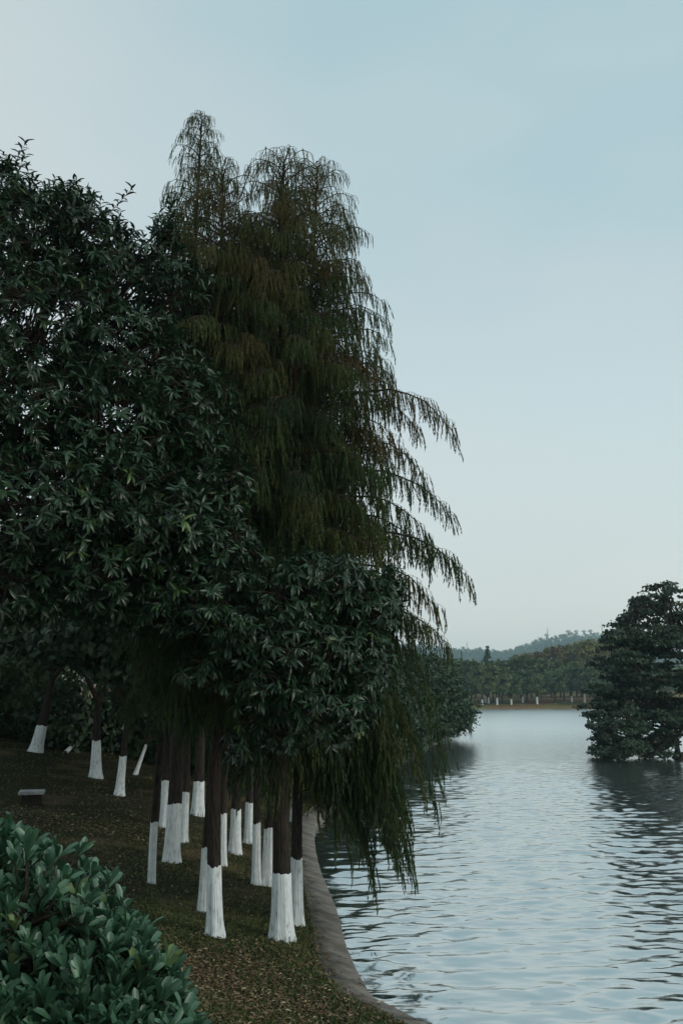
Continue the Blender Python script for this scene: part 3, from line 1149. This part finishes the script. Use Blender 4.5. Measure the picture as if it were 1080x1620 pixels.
def put_tree(name, p, proto, label, group, scale=1.0, turn=0.0, r_=.14, h_=5, white=1.1, seed=0, lean=(0, 0), cat='tree'):
    root_ = empty(name, p, label, cat, group)
    trunk_part(root_, h_, r_, white, seed, .06, .35, white=white > 0)
    for nm, me in zip(('branches', 'crown'), proto):
        o_ = link(nm, me, root_)
        o_.scale = (scale,) * 3
        o_.rotation_euler = (0, 0, turn)
    root_.rotation_euler = (lean[1], lean[0], 0)
    return root_


for i, (px, py, pt, wpx, pr, scl, ln, lab) in enumerate([
        (190, 1258, 1198, 14, 0, 1.05, .07, 'dark crowned tree on slim leaning white trunk, right of the ribbed stout one'),
        (151, 1230, 1173, 18, 1, 1.1, 0, 'dark crowned tree on stout ribbed white trunk by the slope edge'),
        (57, 1190, 1148, 19, 0, 1.15, .16, 'dark crowned tree with mottled white trunk leaning right, far left on the slope'),
        (214, 1226, 1177, 6, 1, .55, .30, 'thin sapling with pale trunk leaning right behind the slim white trunk')]):
    p, wh, r_ = base_of(px, py, pt, wpx)
    put_tree('shade_tree', p, REAR[pr], lab, 'white trunked shade trees on the slope', scl, i * 1.3, r_, 4.6 * scl, wh, 300 + i, (ln, 0))

# the backdrop of trees and shrubs behind the slope
rb = random.Random(9)
for i, (x, y) in enumerate([(-33, 58), (-27, 50), (-22, 56), (-17.5, 49), (-13.5, 55), (-9.5, 50), (-5.5, 56), (-2.5, 62), (-24, 66), (-15, 66), (-7, 68), (-19.5, 41), (-25, 44), (-30, 46), (-38, 64), (-31, 72), (-45, 80), (-52, 90), (-36, 86), (-27, 84), (-19, 80), (-44, 68), (-20.5, 73), (-24, 87)]):
    put_tree('shade_tree', (x, y, float(T(x, y)) - .05), REAR[i % 2], 'dark tree in the shaded belt closing the view behind the slope', 'dark trees behind the slope',
             rb.uniform(1.0, 1.3), rb.uniform(0, 6), .16, 5, 1.1 if i % 3 == 0 else 0, 320 + i)
for i, (x, y) in enumerate([(-17.5, 43), (-14.2, 45), (-11.6, 43), (-8.6, 44), (-6.2, 42), (-3.8, 44), (-20.5, 46), (-15.6, 48.5), (-10, 48), (-5, 49), (-2.6, 47), (-22, 50), (-19, 40), (-23, 43), (-26, 47), (-20, 53), (-17, 54), (-29, 56), (-26, 60), (-33, 66)]):
    lab = 'bright green shrub at the left edge under the trees' if i == 0 else 'dark rounded shrub in the row behind the white trunks'
    rt = empty('shrub', (x, y, float(T(x, y)) - .05), lab, 'shrub', 'shrubs behind the slope')
    pr = SHR[1] if i == 0 else SHR[i % 2]
    for nm, me in zip(('branches', 'crown'), pr):
        o_ = link(nm, me, rt)
        o_.scale = (1.35, 1.35, 1.75)
        o_.rotation_euler = (0, 0, rb.uniform(0, 6))

# trees leaning over the water along the far part of the left bank
OVER = leafy_crown_mesh('bank_tree', [((.3, 0, 4.2), (2.6, 2.6, 1.7), 2300), ((1.8, -.3, 2.6), (2.2, 2.2, 1.4), 1900), ((2.9, -.2, 1.5), (1.5, 1.8, .9), 1000),
                                      ((-1.2, .4, 3.4), (2.0, 2.2, 1.5), 1200), ((1.2, -1.4, 1.5), (1.8, 1.4, .9), 900), ((.6, .2, 5.6), (1.5, 1.5, 1.0), 700)], .26, M['dark'], 65, ((0, 0, 1.2), (0, 0, 2)))
BORD = ['nearest behind the weeping limbs', 'second behind the weeping limbs', 'third behind the weeping limbs', 'fourth behind the weeping limbs', 'fifth from the tip', 'fourth before the tip posts',
        'third before the tip posts', 'second before the tip posts', 'just before the bank tip', '', 'set back midway along the bank', 'set back near the bank tip', 'set back behind the weeping limbs']
for i, (y, off, scl, lab) in enumerate([
        (38, 1.6, .85, None), (45, 1.5, .95, None), (53, 1.5, .95, None), (61, 1.5, 1.0, None), (70, 1.6, 1.05, None), (79, 1.5, 1.05, None), (88, 1.5, 1.1, None), (97, 1.6, 1.1, None),
        (105, 1.5, 1.15, None), (111, 2.2, 1.1, 'dark bushy tree at the tip of the left bank, leaning over the posts'), (84, 6, 1.25, None), (100, 7, 1.3, None), (66, 6, 1.2, None)]):
    k_ = int(np.argmin(abs(shoreL[:90, 1] - y) + (shoreL[:90, 1] > 112) * 99))
    x = shoreL[k_, 0] - off - (2.9 if y > 95 else 0)
    mat_i = i % 3
    rt = put_tree('bank_tree', (x, y, float(T(x, y)) - .05), OVER, lab or 'dark bushy tree overhanging the left bank, ' + BORD[i],
                  'dark trees overhanging the left bank', scl, rb.uniform(-.5, .5), .13, 3.6, 0, 340 + i)

# cypress on the bank behind, olive-brown
for i, (x, y, scl) in enumerate([(1.3, 58, .52), (4.6, 76, .5), (-1.6, 40, .62)]):
    rt = empty('cypress_tree', (x, y, float(T(x, y)) - .05), ['small olive cypress on the left bank behind the weeping limbs', 'distant olive cypress on the left bank among dark bushy trees',
                                                      'half hidden cypress on the bank behind the weeping one'][i], 'tree', GROUP_C)
    trunk_part(rt, 14 * scl, .12, 1.1, 360 + i)
    plant_cypress(rt, PROTO[i % 2], scl, i * 2.0)

# timber landing with posts at the tip of the left bank
lp = np.array([13.0, 102.0, 0.0])
ld = empty('timber_landing', lp, 'pale low landing board on dark posts below the left bank tip', 'landing')


def box_mesh(name, sx, sy, sz, mat, bev=.02):
    import bmesh
    bm = bmesh.new()
    bmesh.ops.create_cube(bm, size=1)
    for v in bm.verts:
        v.co = (v.co.x * sx, v.co.y * sy, v.co.z * sz)
    bmesh.ops.bevel(bm, geom=list(bm.edges), offset=bev, segments=2, affect='EDGES')
    me = bpy.data.meshes.new(name)
    bm.to_mesh(me)
    bm.free()
    me.materials.append(mat)
    return me


bd = box_mesh('board', 3.6, .35, .14, M['paleboard'])
for k in range(3):
    link('board', bd, ld, (-1.2, .0 + .38 * k, .52))
pm_ = box_mesh('post', .18, .18, 2.4, M['timber'])
for k, (x, y) in enumerate([(-2.6, -.25), (-.9, -.25), (.55, -.25), (.55, 1.1), (-2.6, 1.1)]):
    o_ = link('post', pm_, ld, (x, y, .05 + (.25 if k == 2 else -.25)))

# ------------------------------------------------------------------ trees at the right edge
YR = 66


def tiers(spec, seed, n_sub=14):
    r_ = np.random.default_rng(seed)
    out_ = []
    for px, py, rxp, rzp, n in spec:
        c = at(px, py, YR + r_.uniform(-2, 2))
        k = YR / 1500
        for _ in range(n_sub):
            d = norm(r_.normal(size=3)) * r_.random() ** .4
            out_.append((c + d * [rxp * k, 2.4, rzp * k], (rxp * k * .40, 1.0, max(.15, rzp * k * .13)), int((.85 if py < 1040 else 1.2) * n / n_sub)))
    return out_


pr_ = np.array([25.0, 68.0, 0])
pr_[2] = float(T(pr_[0], pr_[1]))
specR = [(1043, 940, 14, 22, 500), (1030, 965, 34, 18, 900), (1072, 960, 30, 32, 1100), (1000, 990, 34, 14, 900), (1060, 1000, 55, 26, 1800), (985, 1006, 26, 8, 500),
         (1015, 1022, 52, 18, 1500), (1085, 1035, 60, 34, 2000), (1000, 1050, 50, 24, 1800), (1050, 1075, 70, 32, 2200), (990, 1082, 40, 26, 1500), (1110, 990, 60, 40, 1500),
         (1030, 1110, 70, 26, 1900), (1100, 1110, 70, 40, 1700), (975, 1110, 34, 24, 1000), (1150, 1060, 70, 60, 1500), (975, 1012, 14, 6, 250), (970, 1050, 26, 16, 700), (955, 1090, 26, 22, 800), (945, 1120, 24, 20, 700), (1000, 1010, 30, 14, 600), (1012, 948, 10, 4, 90), (1028, 930, 8, 4, 80), (1003, 968, 12, 4, 120), (990, 978, 12, 4, 120), (975, 996, 14, 4, 140), (966, 1012, 12, 4, 120)]
lob = [(c - pr_, rad, n) for c, rad, n in tiers(specR, 71)]
RM = leafy_crown_mesh('lakeside_tall', lob, .21, M['rightleaf'], 72, [(0, 0, h_) for h_ in (2, 3, 4, 5, 6, 7, 8, 9)], .4, .26, 9)
rt = empty('lakeside_tree', pr_, 'tall dark tree with layered spreading branches at the right edge', 'tree')
trunk_part(rt, 10.5, .3, 1, 401, .08, .4, white=False)
link('branches', RM[0], rt)
link('crown', RM[1], rt)

pl = np.array([22.6, 65.6, 0])
pl[2] = float(T(pl[0], pl[1]))
specL = [(962, 1130, 30, 22, 900), (945, 1165, 22, 20, 900), (975, 1160, 30, 26, 1500), (1000, 1140, 36, 26, 1400), (935, 1186, 12, 7, 300), (1035, 1140, 40, 20, 1200), (965, 1186, 30, 10, 900),
         (1005, 1172, 26, 16, 700), (1075, 1140, 40, 18, 1000), (1020, 1190, 26, 6, 300), (938, 1150, 16, 20, 600), (955, 1190, 26, 6, 400), (1050, 1165, 40, 14, 700)]
lob = [(c - pl - [0, 2.0, 0], rad * np.array([1, .8, 1]), n) for c, rad, n in tiers(specL, 73)]
RL = leafy_crown_mesh('lakeside_low', lob, .19, M['rightleaf'], 74, [(0, 0, .8), (0, 0, 1.6), (.3, 0, 2.2)], .55, .26, 9)
rt = empty('lakeside_tree', pl, 'low weeping tree in front of the layered one, twigs touching the water', 'tree')
trunk_part(rt, 3.2, .16, 1, 402, .08, .4, white=False)
link('branches', RL[0], rt)
link('crown', RL[1], rt)
# bare arching limbs reaching the water
acc = Acc()
ra = np.random.default_rng(6)
for tx, ty, y_ in [(1010, 1196, 63.5), (1030, 1198, 63), (1055, 1200, 63), (1076, 1202, 62.5), (1045, 1180, 64), (1000, 1185, 64), (1070, 1175, 64)]:
    tip = at(tx, ty, y_)
    st = pl + np.array([2.4, .6, 1.6 + ra.random() * 1.4])
    u = np.linspace(0, 1, 8)[:, None]
    md = (st + tip) / 2 + [0, 0, .9 + ra.random() * .5]
    acc.tube((1 - u) ** 2 * st + 2 * u * (1 - u) * md + u * u * tip - pl, np.linspace(.09, .03, 8), 5)
link('low_limbs', acc.mesh('low_limbs', M['twig']), rt)['kind'] = 'stuff'

# ------------------------------------------------------------------ far shore
FAR = {
    'round': leafy_crown_mesh('far_round', [((0, 0, 5.2), (2.4, 2.4, 2.2), 900), ((1.2, .6, 3.8), (1.8, 1.8, 1.4), 400), ((-1.3, .4, 3.6), (1.8, 1.8, 1.3), 400)], .6, M['green'], 81, ((0, 0, 2),)),
    'fresh': leafy_crown_mesh('far_fresh', [((0, 0, 5.0), (2.6, 2.4, 2.0), 900), ((1.3, .8, 3.5), (1.9, 1.8, 1.2), 400), ((-.8, 0, 6.6), (1.6, 1.6, 1.2), 300), ((-1.5, .5, 3.6), (1.5, 1.5, 1.0), 300)], .6, M['fresh'], 82, ((0, 0, 2),)),
    'olive': leafy_crown_mesh('far_olive', [((0, 0, 8.0), (3.4, 3.2, 3.0), 1300), ((1.6, -.8, 6.0), (2.8, 2.6, 2.2), 700), ((-1.6, -.6, 6.4), (2.8, 2.6, 2.2), 700), ((.4, 0, 10.4), (2.2, 2.0, 1.6), 500)], .5, M['olive'], 83, ((0, 0, 3),)),
    'rust': leafy_crown_mesh('far_rust', [((0, 0, 6.6), (2.6, 2.6, 2.8), 1000), ((1.0, -.6, 5.0), (2.0, 2.0, 1.8), 500), ((-.6, 0, 9.0), (1.6, 1.6, 1.4), 300)], .48, M['rust'], 84, ((0, 0, 2.5),)),
    'conifer': leafy_crown_mesh('far_conifer', [((0, 0, z_), (max(.4, (13.2 - z_) * .27),) * 2 + (.5,), int(60 + (13.2 - z_) * 34)) for z_ in np.arange(2.4, 13, .85)], .42, M['green'], 85, [(0, 0, z_) for z_ in (3, 5, 7, 9, 11)]),
}
FLAB = {'round': 'dark round-crowned tree on a white trunk along the far shore', 'fresh': 'green spreading tree on a white trunk along the far shore',
        'olive': 'tall pale olive tree rising behind the far shore row', 'rust': 'rust brown tree among the far shore trees', 'conifer': 'pointed tiered conifer on the far shore'}
tm, ta = {}, {}


def far_trunk(kind, wht):
    key = (kind, bool(wht))
    if key not in tm:
        a_ = Acc()
        h_ = {'olive': 6.5, 'rust': 5.5, 'conifer': 12}.get(kind, 4.2)
        a_.tube([(0, 0, -.3), (0, 0, h_ * .4), (.1, 0, h_)], [.24, .17, .09], 8)
        tm[key] = a_.mesh('far_trunk', M['bark'])
    if wht and 'band' not in tm:
        a_ = Acc()
        a_.tube([(0, 0, -.2), (0, 0, .2), (0, 0, 1.5)], [.36, .28, .24], 8)
        tm['band'] = a_.mesh('far_band', M['white'])
    return tm[key]


def far_tree(kind, x, y, scl, wht, lab=None, turn=0, group=None):
    rt_ = empty('shore_tree', (x, y, float(T(x, y)) - .05), lab or FLAB[kind], 'tree', group or f'{kind} trees on the far shore')
    t_ = link('trunk', far_trunk(kind, wht), rt_)
    if wht:
        bo = link('whitewash_band', tm['band'], t_)
        bo.scale = (.55 + .2 * wht, .55 + .2 * wht, .72 * wht)
    for nm, me in zip(('branches', 'crown'), FAR[kind]):
        o_ = link(nm, me, rt_)
        o_.scale = (scl,) * 3
        o_.rotation_euler = (0, 0, turn)


rf = random.Random(3)
ORD = 'first second third fourth fifth sixth seventh eighth ninth tenth eleventh twelfth thirteenth fourteenth fifteenth sixteenth seventeenth eighteenth nineteenth twentieth'.split()


def fx(px, y):
    return (px - 540) / 1500 * y * 1.0


for k0, (px, bs) in enumerate(((722, .9), (741, 1.0), (758, 1.2), (763, 1.5), (768, 1.3), (775, 1.1), (781, 1.5), (789, .8), (803, 1.3), (821, 1.4), (827, .8), (843, 1.6), (871, 1.1), (885, 1.0), (897, 1.3),
               (917, 2.0), (932, 1.5), (937, 1.2), (955, 1.1), (972, 1.2))):
    y = 225 + rf.uniform(0, 7)
    k_ = 'fresh' if rf.random() < .4 else 'round'
    far_tree(k_, fx(px, y), y, rf.uniform(.75, 1.2), bs, ('green' if k_ == 'fresh' else 'dark round') + ' tree on the ' + ORD[k0] + ' white trunk from the left along the far shore', rf.uniform(0, 6))
for px in (700, 715, 730, 748, 766, 785, 800, 818, 835, 850, 866, 880, 896, 912, 930, 948, 966, 985, 1005):
    y = 240 + rf.uniform(0, 16)
    far_tree('round' if rf.random() < .6 else 'fresh', fx(px, y), y, rf.uniform(1.1, 1.4), False, 'dark tree in the second row behind the far shore', rf.uniform(0, 6), 'second row of trees behind the far shore')
far_tree('conifer', fx(768, 238), 238, .98, False)
far_tree('conifer', fx(727, 245), 245, .75, False, 'shorter conifer near the left end of the far shore')
TALL = sorted([(905, 262, 1.25, 'olive'), (925, 255, 1.32, 'olive'), (943, 262, 1.34, 'olive'), (960, 255, 1.25, 'olive'), (885, 266, 1.35, 'rust'), (895, 256, 1.15, 'rust'),
                       (870, 270, 1.2, 'olive'), (812, 268, 1.1, 'rust'), (795, 272, .85, 'olive'), (828, 270, 1.05, 'olive'), (705, 262, .85, 'rust'), (720, 270, .8, 'olive'),
                       (845, 268, 1.2, 'rust'), (980, 260, 1.2, 'olive'), (915, 244, .85, 'rust')])
cnt = {'olive': 0, 'rust': 0}
for px, y, scl, kd in TALL:
    far_tree(kd, fx(px, y), y, scl, False, ORD[cnt[kd]] + (' tall olive' if kd == 'olive' else ' rust brown') + ' tree from the left behind the far shore row', rf.uniform(0, 6))
    cnt[kd] += 1
# wood closing the view behind the shore rows
acc = Acc()
rw = np.random.default_rng(8)
n = 26000
x = rw.uniform(-60, 230, n)
y = rw.uniform(285, 420, n)
cell = np.sin(x * .55) * np.sin(y * .4 + x * .11) * 2.2 + rw.normal(size=n) * .9
z = np.maximum(1.0, T(np.array([60.]), np.array([240.]))[0] + rw.random(n) ** .5 * (8.2 + cell))
acc.add(*scatter(*QUAD, np.stack([x, y, z], -1), frames(rand_unit(n), rand_unit(n) + [0, -.4, .8]), rw.uniform(.7, 1.8, n), np.clip(.5 + cell * .12 + rw.normal(size=n) * .15, 0, 1)))
wd = link('distant_wood', acc.mesh('distant_wood', M['green']))
tag(wd, 'dense belt of mixed trees behind the far shore', 'wood', kind='stuff')

# ------------------------------------------------------------------ hills
YH = 2000
ridge_px = [(300, 1050), (450, 1048), (560, 1036), (640, 1026), (690, 1031), (740, 1036), (790, 1041), (815, 1036), (845, 1024), (870, 1018), (900, 1013), (940, 1015), (975, 1022), (1040, 1034), (1100, 1040), (1300, 1048)]
rx_ = np.array([at(a_, b_, YH)[0] for a_, b_ in ridge_px])
rz_ = np.array([at(a_, b_, YH)[2] for a_, b_ in ridge_px])


def hillz(X, Y):
    top = np.interp(X, rx_, rz_, left=52, right=52) * (1 - .7 * sstep(1000, 2000, np.abs(X - 300)))
    prof = np.where(Y < YH, sstep(1360, YH + 50, Y) * 1.0, 1 - sstep(YH + 40, 2700, Y))
    return top * prof + 3.2 * np.sin(X * .025) * np.sin(Y * .02) * prof - 2.5 * (1 - prof)


hx = np.linspace(-1800, 2400, 180)
hy = np.linspace(1340, 2760, 60)
HX, HY = np.meshgrid(hx, hy)
V = np.stack([HX, HY, hillz(HX, HY)], -1).reshape(-1, 3)
nx = len(hx)
ii, jj = np.meshgrid(np.arange(len(hy) - 1), np.arange(nx - 1), indexing='ij')
q = (ii * nx + jj).ravel()
hl = link('hills', np_mesh('hills', V, np.stack([q, q + 1, q + nx + 1, q + nx], -1), None, M['turf']))
tag(hl, 'low wooded hills beyond the lake', 'hills', kind='structure')
acc = Acc()
nT = 11000
x = rw.uniform(-200, 1100, nT)
y = rw.uniform(1400, 2060, nT)
z = hillz(x, y)
hgt = rw.uniform(8, 15, nT)
for k in range(9):
    u = (k + .5) / 9
    a_ = rw.random(nT) * 6.28
    rad = hgt * .28 * (1.1 - u)
    P = np.stack([x + rad * np.cos(a_), y + rad * np.sin(a_), z + hgt * (.2 + .8 * u)], -1)
    acc.add(*scatter(*QUAD, P, frames(rand_unit(nT), rand_unit(nT) + [0, -.3, .8]), hgt * rw.uniform(.22, .42, nT) * (1.15 - .6 * u), np.clip(.5 + rw.normal(size=nT) * .2, 0, 1)))
hw = link('hill_wood', acc.mesh('hill_wood', M['hillwood']))
tag(hw, 'dark woodland covering the far hills', 'wood', kind='stuff')

# single pines on the ridge
PINE = []
for k in range(3):
    rp_ = np.random.default_rng(90 + k)
    a_, c_ = Acc(), Acc()
    h_ = (19, 23, 17)[k]
    a_.tube([(0, 0, -1), (.1, 0, h_ * .5), (.3 * (k - 1), 0, h_)], [.5, .4, .2], 6)
    n = 70
    p = np.stack([rp_.normal(size=n) * 1.9, rp_.normal(size=n) * 1.9, h_ * (.56 + .44 * rp_.random(n))], -1)
    c_.add(*scatter(*QUAD, p, frames(rand_unit(n), rand_unit(n) + [0, 0, .8]), rp_.uniform(1.2, 2.6, n), rp_.random(n)))
    PINE.append((a_.mesh('pine_trunk', M['paleboard']), c_.mesh('pine_crown', M['hillwood'])))
rp2 = random.Random(12)
for i in range(64):
    px = 690 + 285 * (i + rp2.random()) / 64 if i < 30 else 845 + 130 * (i - 30 + rp2.random()) / 34
    y = YH + rp2.uniform(-28, 20)
    x = (px - 540) / 1500 * y
    rt = empty('ridge_pine', (x, y, float(hillz(np.array(x), np.array(y))) - .3), 'slender pine with tufted top standing on the hill ridge', 'tree', 'pines on the hill ridge')
    s_ = rp2.uniform(.7, 1.15) if px > 840 else rp2.uniform(.5, .95)
    t_, c_ = PINE[i % 3]
    for nm, me in (('trunk', t_), ('crown', c_)):
        o_ = link(nm, me, rt)
        o_.scale = (s_,) * 3

# masts on the ridge
for px, ptop, pbot, lab in [(738, 1013, 1036, 'radio mast on the lower left shoulder of the hills'), (865, 990, 1018, 'thin mast on the hill ridge, left of the ridge pines'),
                            (951, 983, 1016, 'tallest thin mast on the hill at the right end of the ridge')]:
    tp_ = at(px, ptop, YH)
    zb = float(hillz(np.array(tp_[0]), np.array(YH)))
    rt = empty('radio_mast', (tp_[0], YH, zb - .5), lab, 'mast', 'masts on the hills')
    H_ = tp_[2] - zb + .5
    for k in range(3):
        a_ = k * 2.094
        ac = Acc()
        ac.tube([(1.6 * math.cos(a_), 1.6 * math.sin(a_), 0), (.7 * math.cos(a_), .7 * math.sin(a_), H_ * .85)], [.28, .2], 5)
        link('leg', ac.mesh('leg', M['steel']), rt)
    ac = Acc()
    ac.tube([(0, 0, H_ * .8), (0, 0, H_)], [.28, .16], 5)
    link('antenna', ac.mesh('antenna', M['steel']), rt)
    nb = 9
    ac = Acc()
    for j in range(nb):
        r0, r1 = 1.6 - .9 * j / nb, 1.6 - .9 * (j + 1) / nb
        for k in range(3):
            a_, b_ = k * 2.094, (k + 1) * 2.094
            ac.tube([(r0 * math.cos(a_), r0 * math.sin(a_), H_ * .85 * j / nb), (r1 * math.cos(b_), r1 * math.sin(b_), H_ * .85 * (j + 1) / nb)], [.12, .12], 4)
    link('bracing', ac.mesh('bracing', M['steel']), rt)['kind'] = 'stuff'

# ------------------------------------------------------------------ foreground shrub
ps = np.array([-1.75, 4.6, 0])
ps[2] = float(T(ps[0], ps[1]))
root = empty('hedge_shrub', ps, 'dense green shrub with oval upright leaves in the lower left corner', 'shrub')
ac = Acc()
for k in range(7):
    a_ = k * .9
    tipx, tipy = .55 * math.cos(a_), .4 * math.sin(a_)
    ac.tube([(tipx * .15, tipy * .15, -.15), (tipx * .5, tipy * .5, .25), (tipx, tipy, .6)], [.028, .02, .012], 6)
link('stem', ac.mesh('stem', M['twig']), root)['kind'] = 'stuff'
lobesS = [lobe(10, 1510, 4.75, 190, 165, .55, 520), lobe(150, 1600, 4.5, 125, 120, .5, 420), lobe(-150, 1460, 5.0, 200, 165, .6, 300), lobe(60, 1690, 4.25, 200, 130, .5, 380),
          lobe(225, 1665, 4.35, 85, 85, .4, 200), lobe(90, 1530, 4.7, 95, 85, .4, 240), lobe(-10, 1400, 5.0, 70, 70, .4, 140), lobe(20, 1590, 4.4, 120, 90, .35, 260), lobe(120, 1510, 4.75, 60, 60, .35, 110)]
broadleaf(root, ps, [ps + [0, 0, .4], ps + [-.3, .2, .5], ps + [.3, -.1, .4]], lobesS, .115, M['shrub'], 300, per=7, seed=44, tmpl=LEAF_OVAL, droop=(-.5, .1), tilts=(.2, .95), up=.9, new_share=.04, fill=1.0, clump=.3)

# ------------------------------------------------------------------ slab, fallen pole
p = ground_hit(50, 1272)
sl = empty('stone_block', p, 'small pale topped stone block on the slope at the left', 'stone')
sl.rotation_euler = (0, 0, .25)
link('base', box_mesh('base', .52, .5, .5, M['bark'], .03), sl, (0, 0, .02))
link('slab', box_mesh('slab', .70, .66, .09, M['slab'], .015), sl, (0, 0, .315))
p1, p2 = ground_hit(103, 1194), ground_hit(124, 1180)
ac = Acc()
ac.tube([(0, 0, .06), ((p2 - p1) * .5 + [0, 0, .16]), (p2 - p1 + [0, 0, .32])], [.10, .085, .06], 10)
fp = link('fallen_pole', ac.mesh('fallen_pole', M['white']), None, p1)
tag(fp, 'whitish pole lying aslant on the dark slope between two trunks', 'pole')

# ------------------------------------------------------------------ grass and leaf litter
rg = np.random.default_rng(14)


def land_points(n, x0, x1, y0, y1, smin):
    x_ = rg.uniform(x0, x1, n)
    y_ = rg.uniform(y0, y1, n)
    s_ = sdist(x_, y_)
    k_ = s_ > smin
    x_, y_, s_ = x_[k_], y_[k_], s_[k_]
    return x_, y_, T(x_, y_), s_


BL = (np.array([(-.16, 0, 0), (.16, 0, 0), (.13, .6, .05), (0, 1, -.02), (-.13, .6, .05)], float), np.array([(0, 1, 2), (0, 2, 4), (4, 2, 3)]))
acc = Acc()
for n, y0, y1, sz in ((105000, 10.5, 18, .055), (70000, 18, 27, .06), (30000, 27, 45, .08)):
    x, y, z, s_ = land_points(n, -4.6 if y0 < 18 else (-9 if y0 < 27 else -16), 1.8, y0, y1, .52)
    patch = np.sin(x * 1.7 + 2) * np.sin(y * 1.3) + .6 * np.sin(x * 4.1 + y * 2.2) + .5 * np.sin(y * 5.3 - x * 3)
    shady = sstep(15.5, 20, y)
    keep = rg.random(len(x)) < np.clip((.74 + .2 * patch) * (1 - .62 * shady) + .6 * np.exp(-s_ / 1.0), .12, 1)
    x, y, z, patch = x[keep], y[keep], z[keep], patch[keep]
    d = rg.normal(size=(len(x), 3)) * [1, 1, .2] + [0, 0, .75]
    rn = np.clip(rg.beta(2, 2.4, len(x)) + .08 * patch, 0, 1)
    acc.add(*scatter(*BL, np.stack([x, y, z - .004], -1), frames(d, rand_unit(len(x)) + [0, 0, .6]), sz * rg.uniform(.6, 1.4, len(x)), rn))
gr = link('grass', acc.mesh('grass', M['grass']))
tag(gr, 'short patchy grass covering the bank beneath the trees', 'grass', kind='stuff')

acc = Acc()
x, y, z, s_ = land_points(3800, -9, 2, 10.5, 34, .3)
spots = [(ground_hit(335, 1545), .8, 1100), (ground_hit(410, 1590), 1.0, 1300), (ground_hit(440, 1520), .9, 500), (ground_hit(120, 1308), 1.3, 1500), (ground_hit(300, 1520), .7, 350), (ground_hit(500, 1600), .5, 200)]
xs, ys = [x], [y]
for c, r_, n in spots:
    xs.append(c[0] + rg.normal(size=n) * r_ * (1.3 if r_ > 1 else .7))
    ys.append(c[1] + rg.normal(size=n) * r_ * .7)
x, y = np.concatenate(xs), np.concatenate(ys)
# dry leaves gathered along the kerb
n = 500
ss = rg.uniform(s0 + 3, s0 + 22, n)
kp = np.array([along(v)[0] + along(v)[1] * rg.normal(.60, .08) for v in ss])
x, y = np.r_[x, kp[:, 0]], np.r_[y, kp[:, 1]]
ok = sdist(x, y) > .12
x, y = x[ok], y[ok]
s_ = sdist(x, y)
z = np.where(s_ < .62, .225 + .24 * (s_ - .1), T(x, y) + .022) + .018
d = rg.normal(size=(len(x), 3)) * [1, 1, .15]
acc.add(*scatter(*LEAF_OVAL, np.stack([x, y, z], -1), frames(d, rg.normal(size=(len(x), 3)) * .3 + [0, 0, 1]), rg.uniform(.04, .10, len(x)), rg.beta(1.5, 1.7, len(x))))
lt = link('fallen_leaves', acc.mesh('fallen_leaves', M['litter']))
tag(lt, 'dry fallen leaves strewn over the grass and kerb edge', 'leaves', kind='stuff')

# ------------------------------------------------------------------ haze
hz_ = link('haze', box_mesh('haze', 6600, 3300, 160, None or M['turf'], .001))
hz_.data.materials.clear()
m, t, o = new_mat('haze_air')
pv = t.nodes.new('ShaderNodeVolumePrincipled')
pv.inputs['Color'].default_value = (.66, .91, 1.0, 1)
pv.inputs['Density'].default_value = .00024
pv.inputs['Anisotropy'].default_value = .2
t.links.new(pv.outputs[0], o.inputs['Volume'])
hz_.data.materials.append(m)
hz_.location = (0, 1540, 76.5)
tag(hz_, 'thin blue haze over the lake and hills', 'haze', kind='stuff')
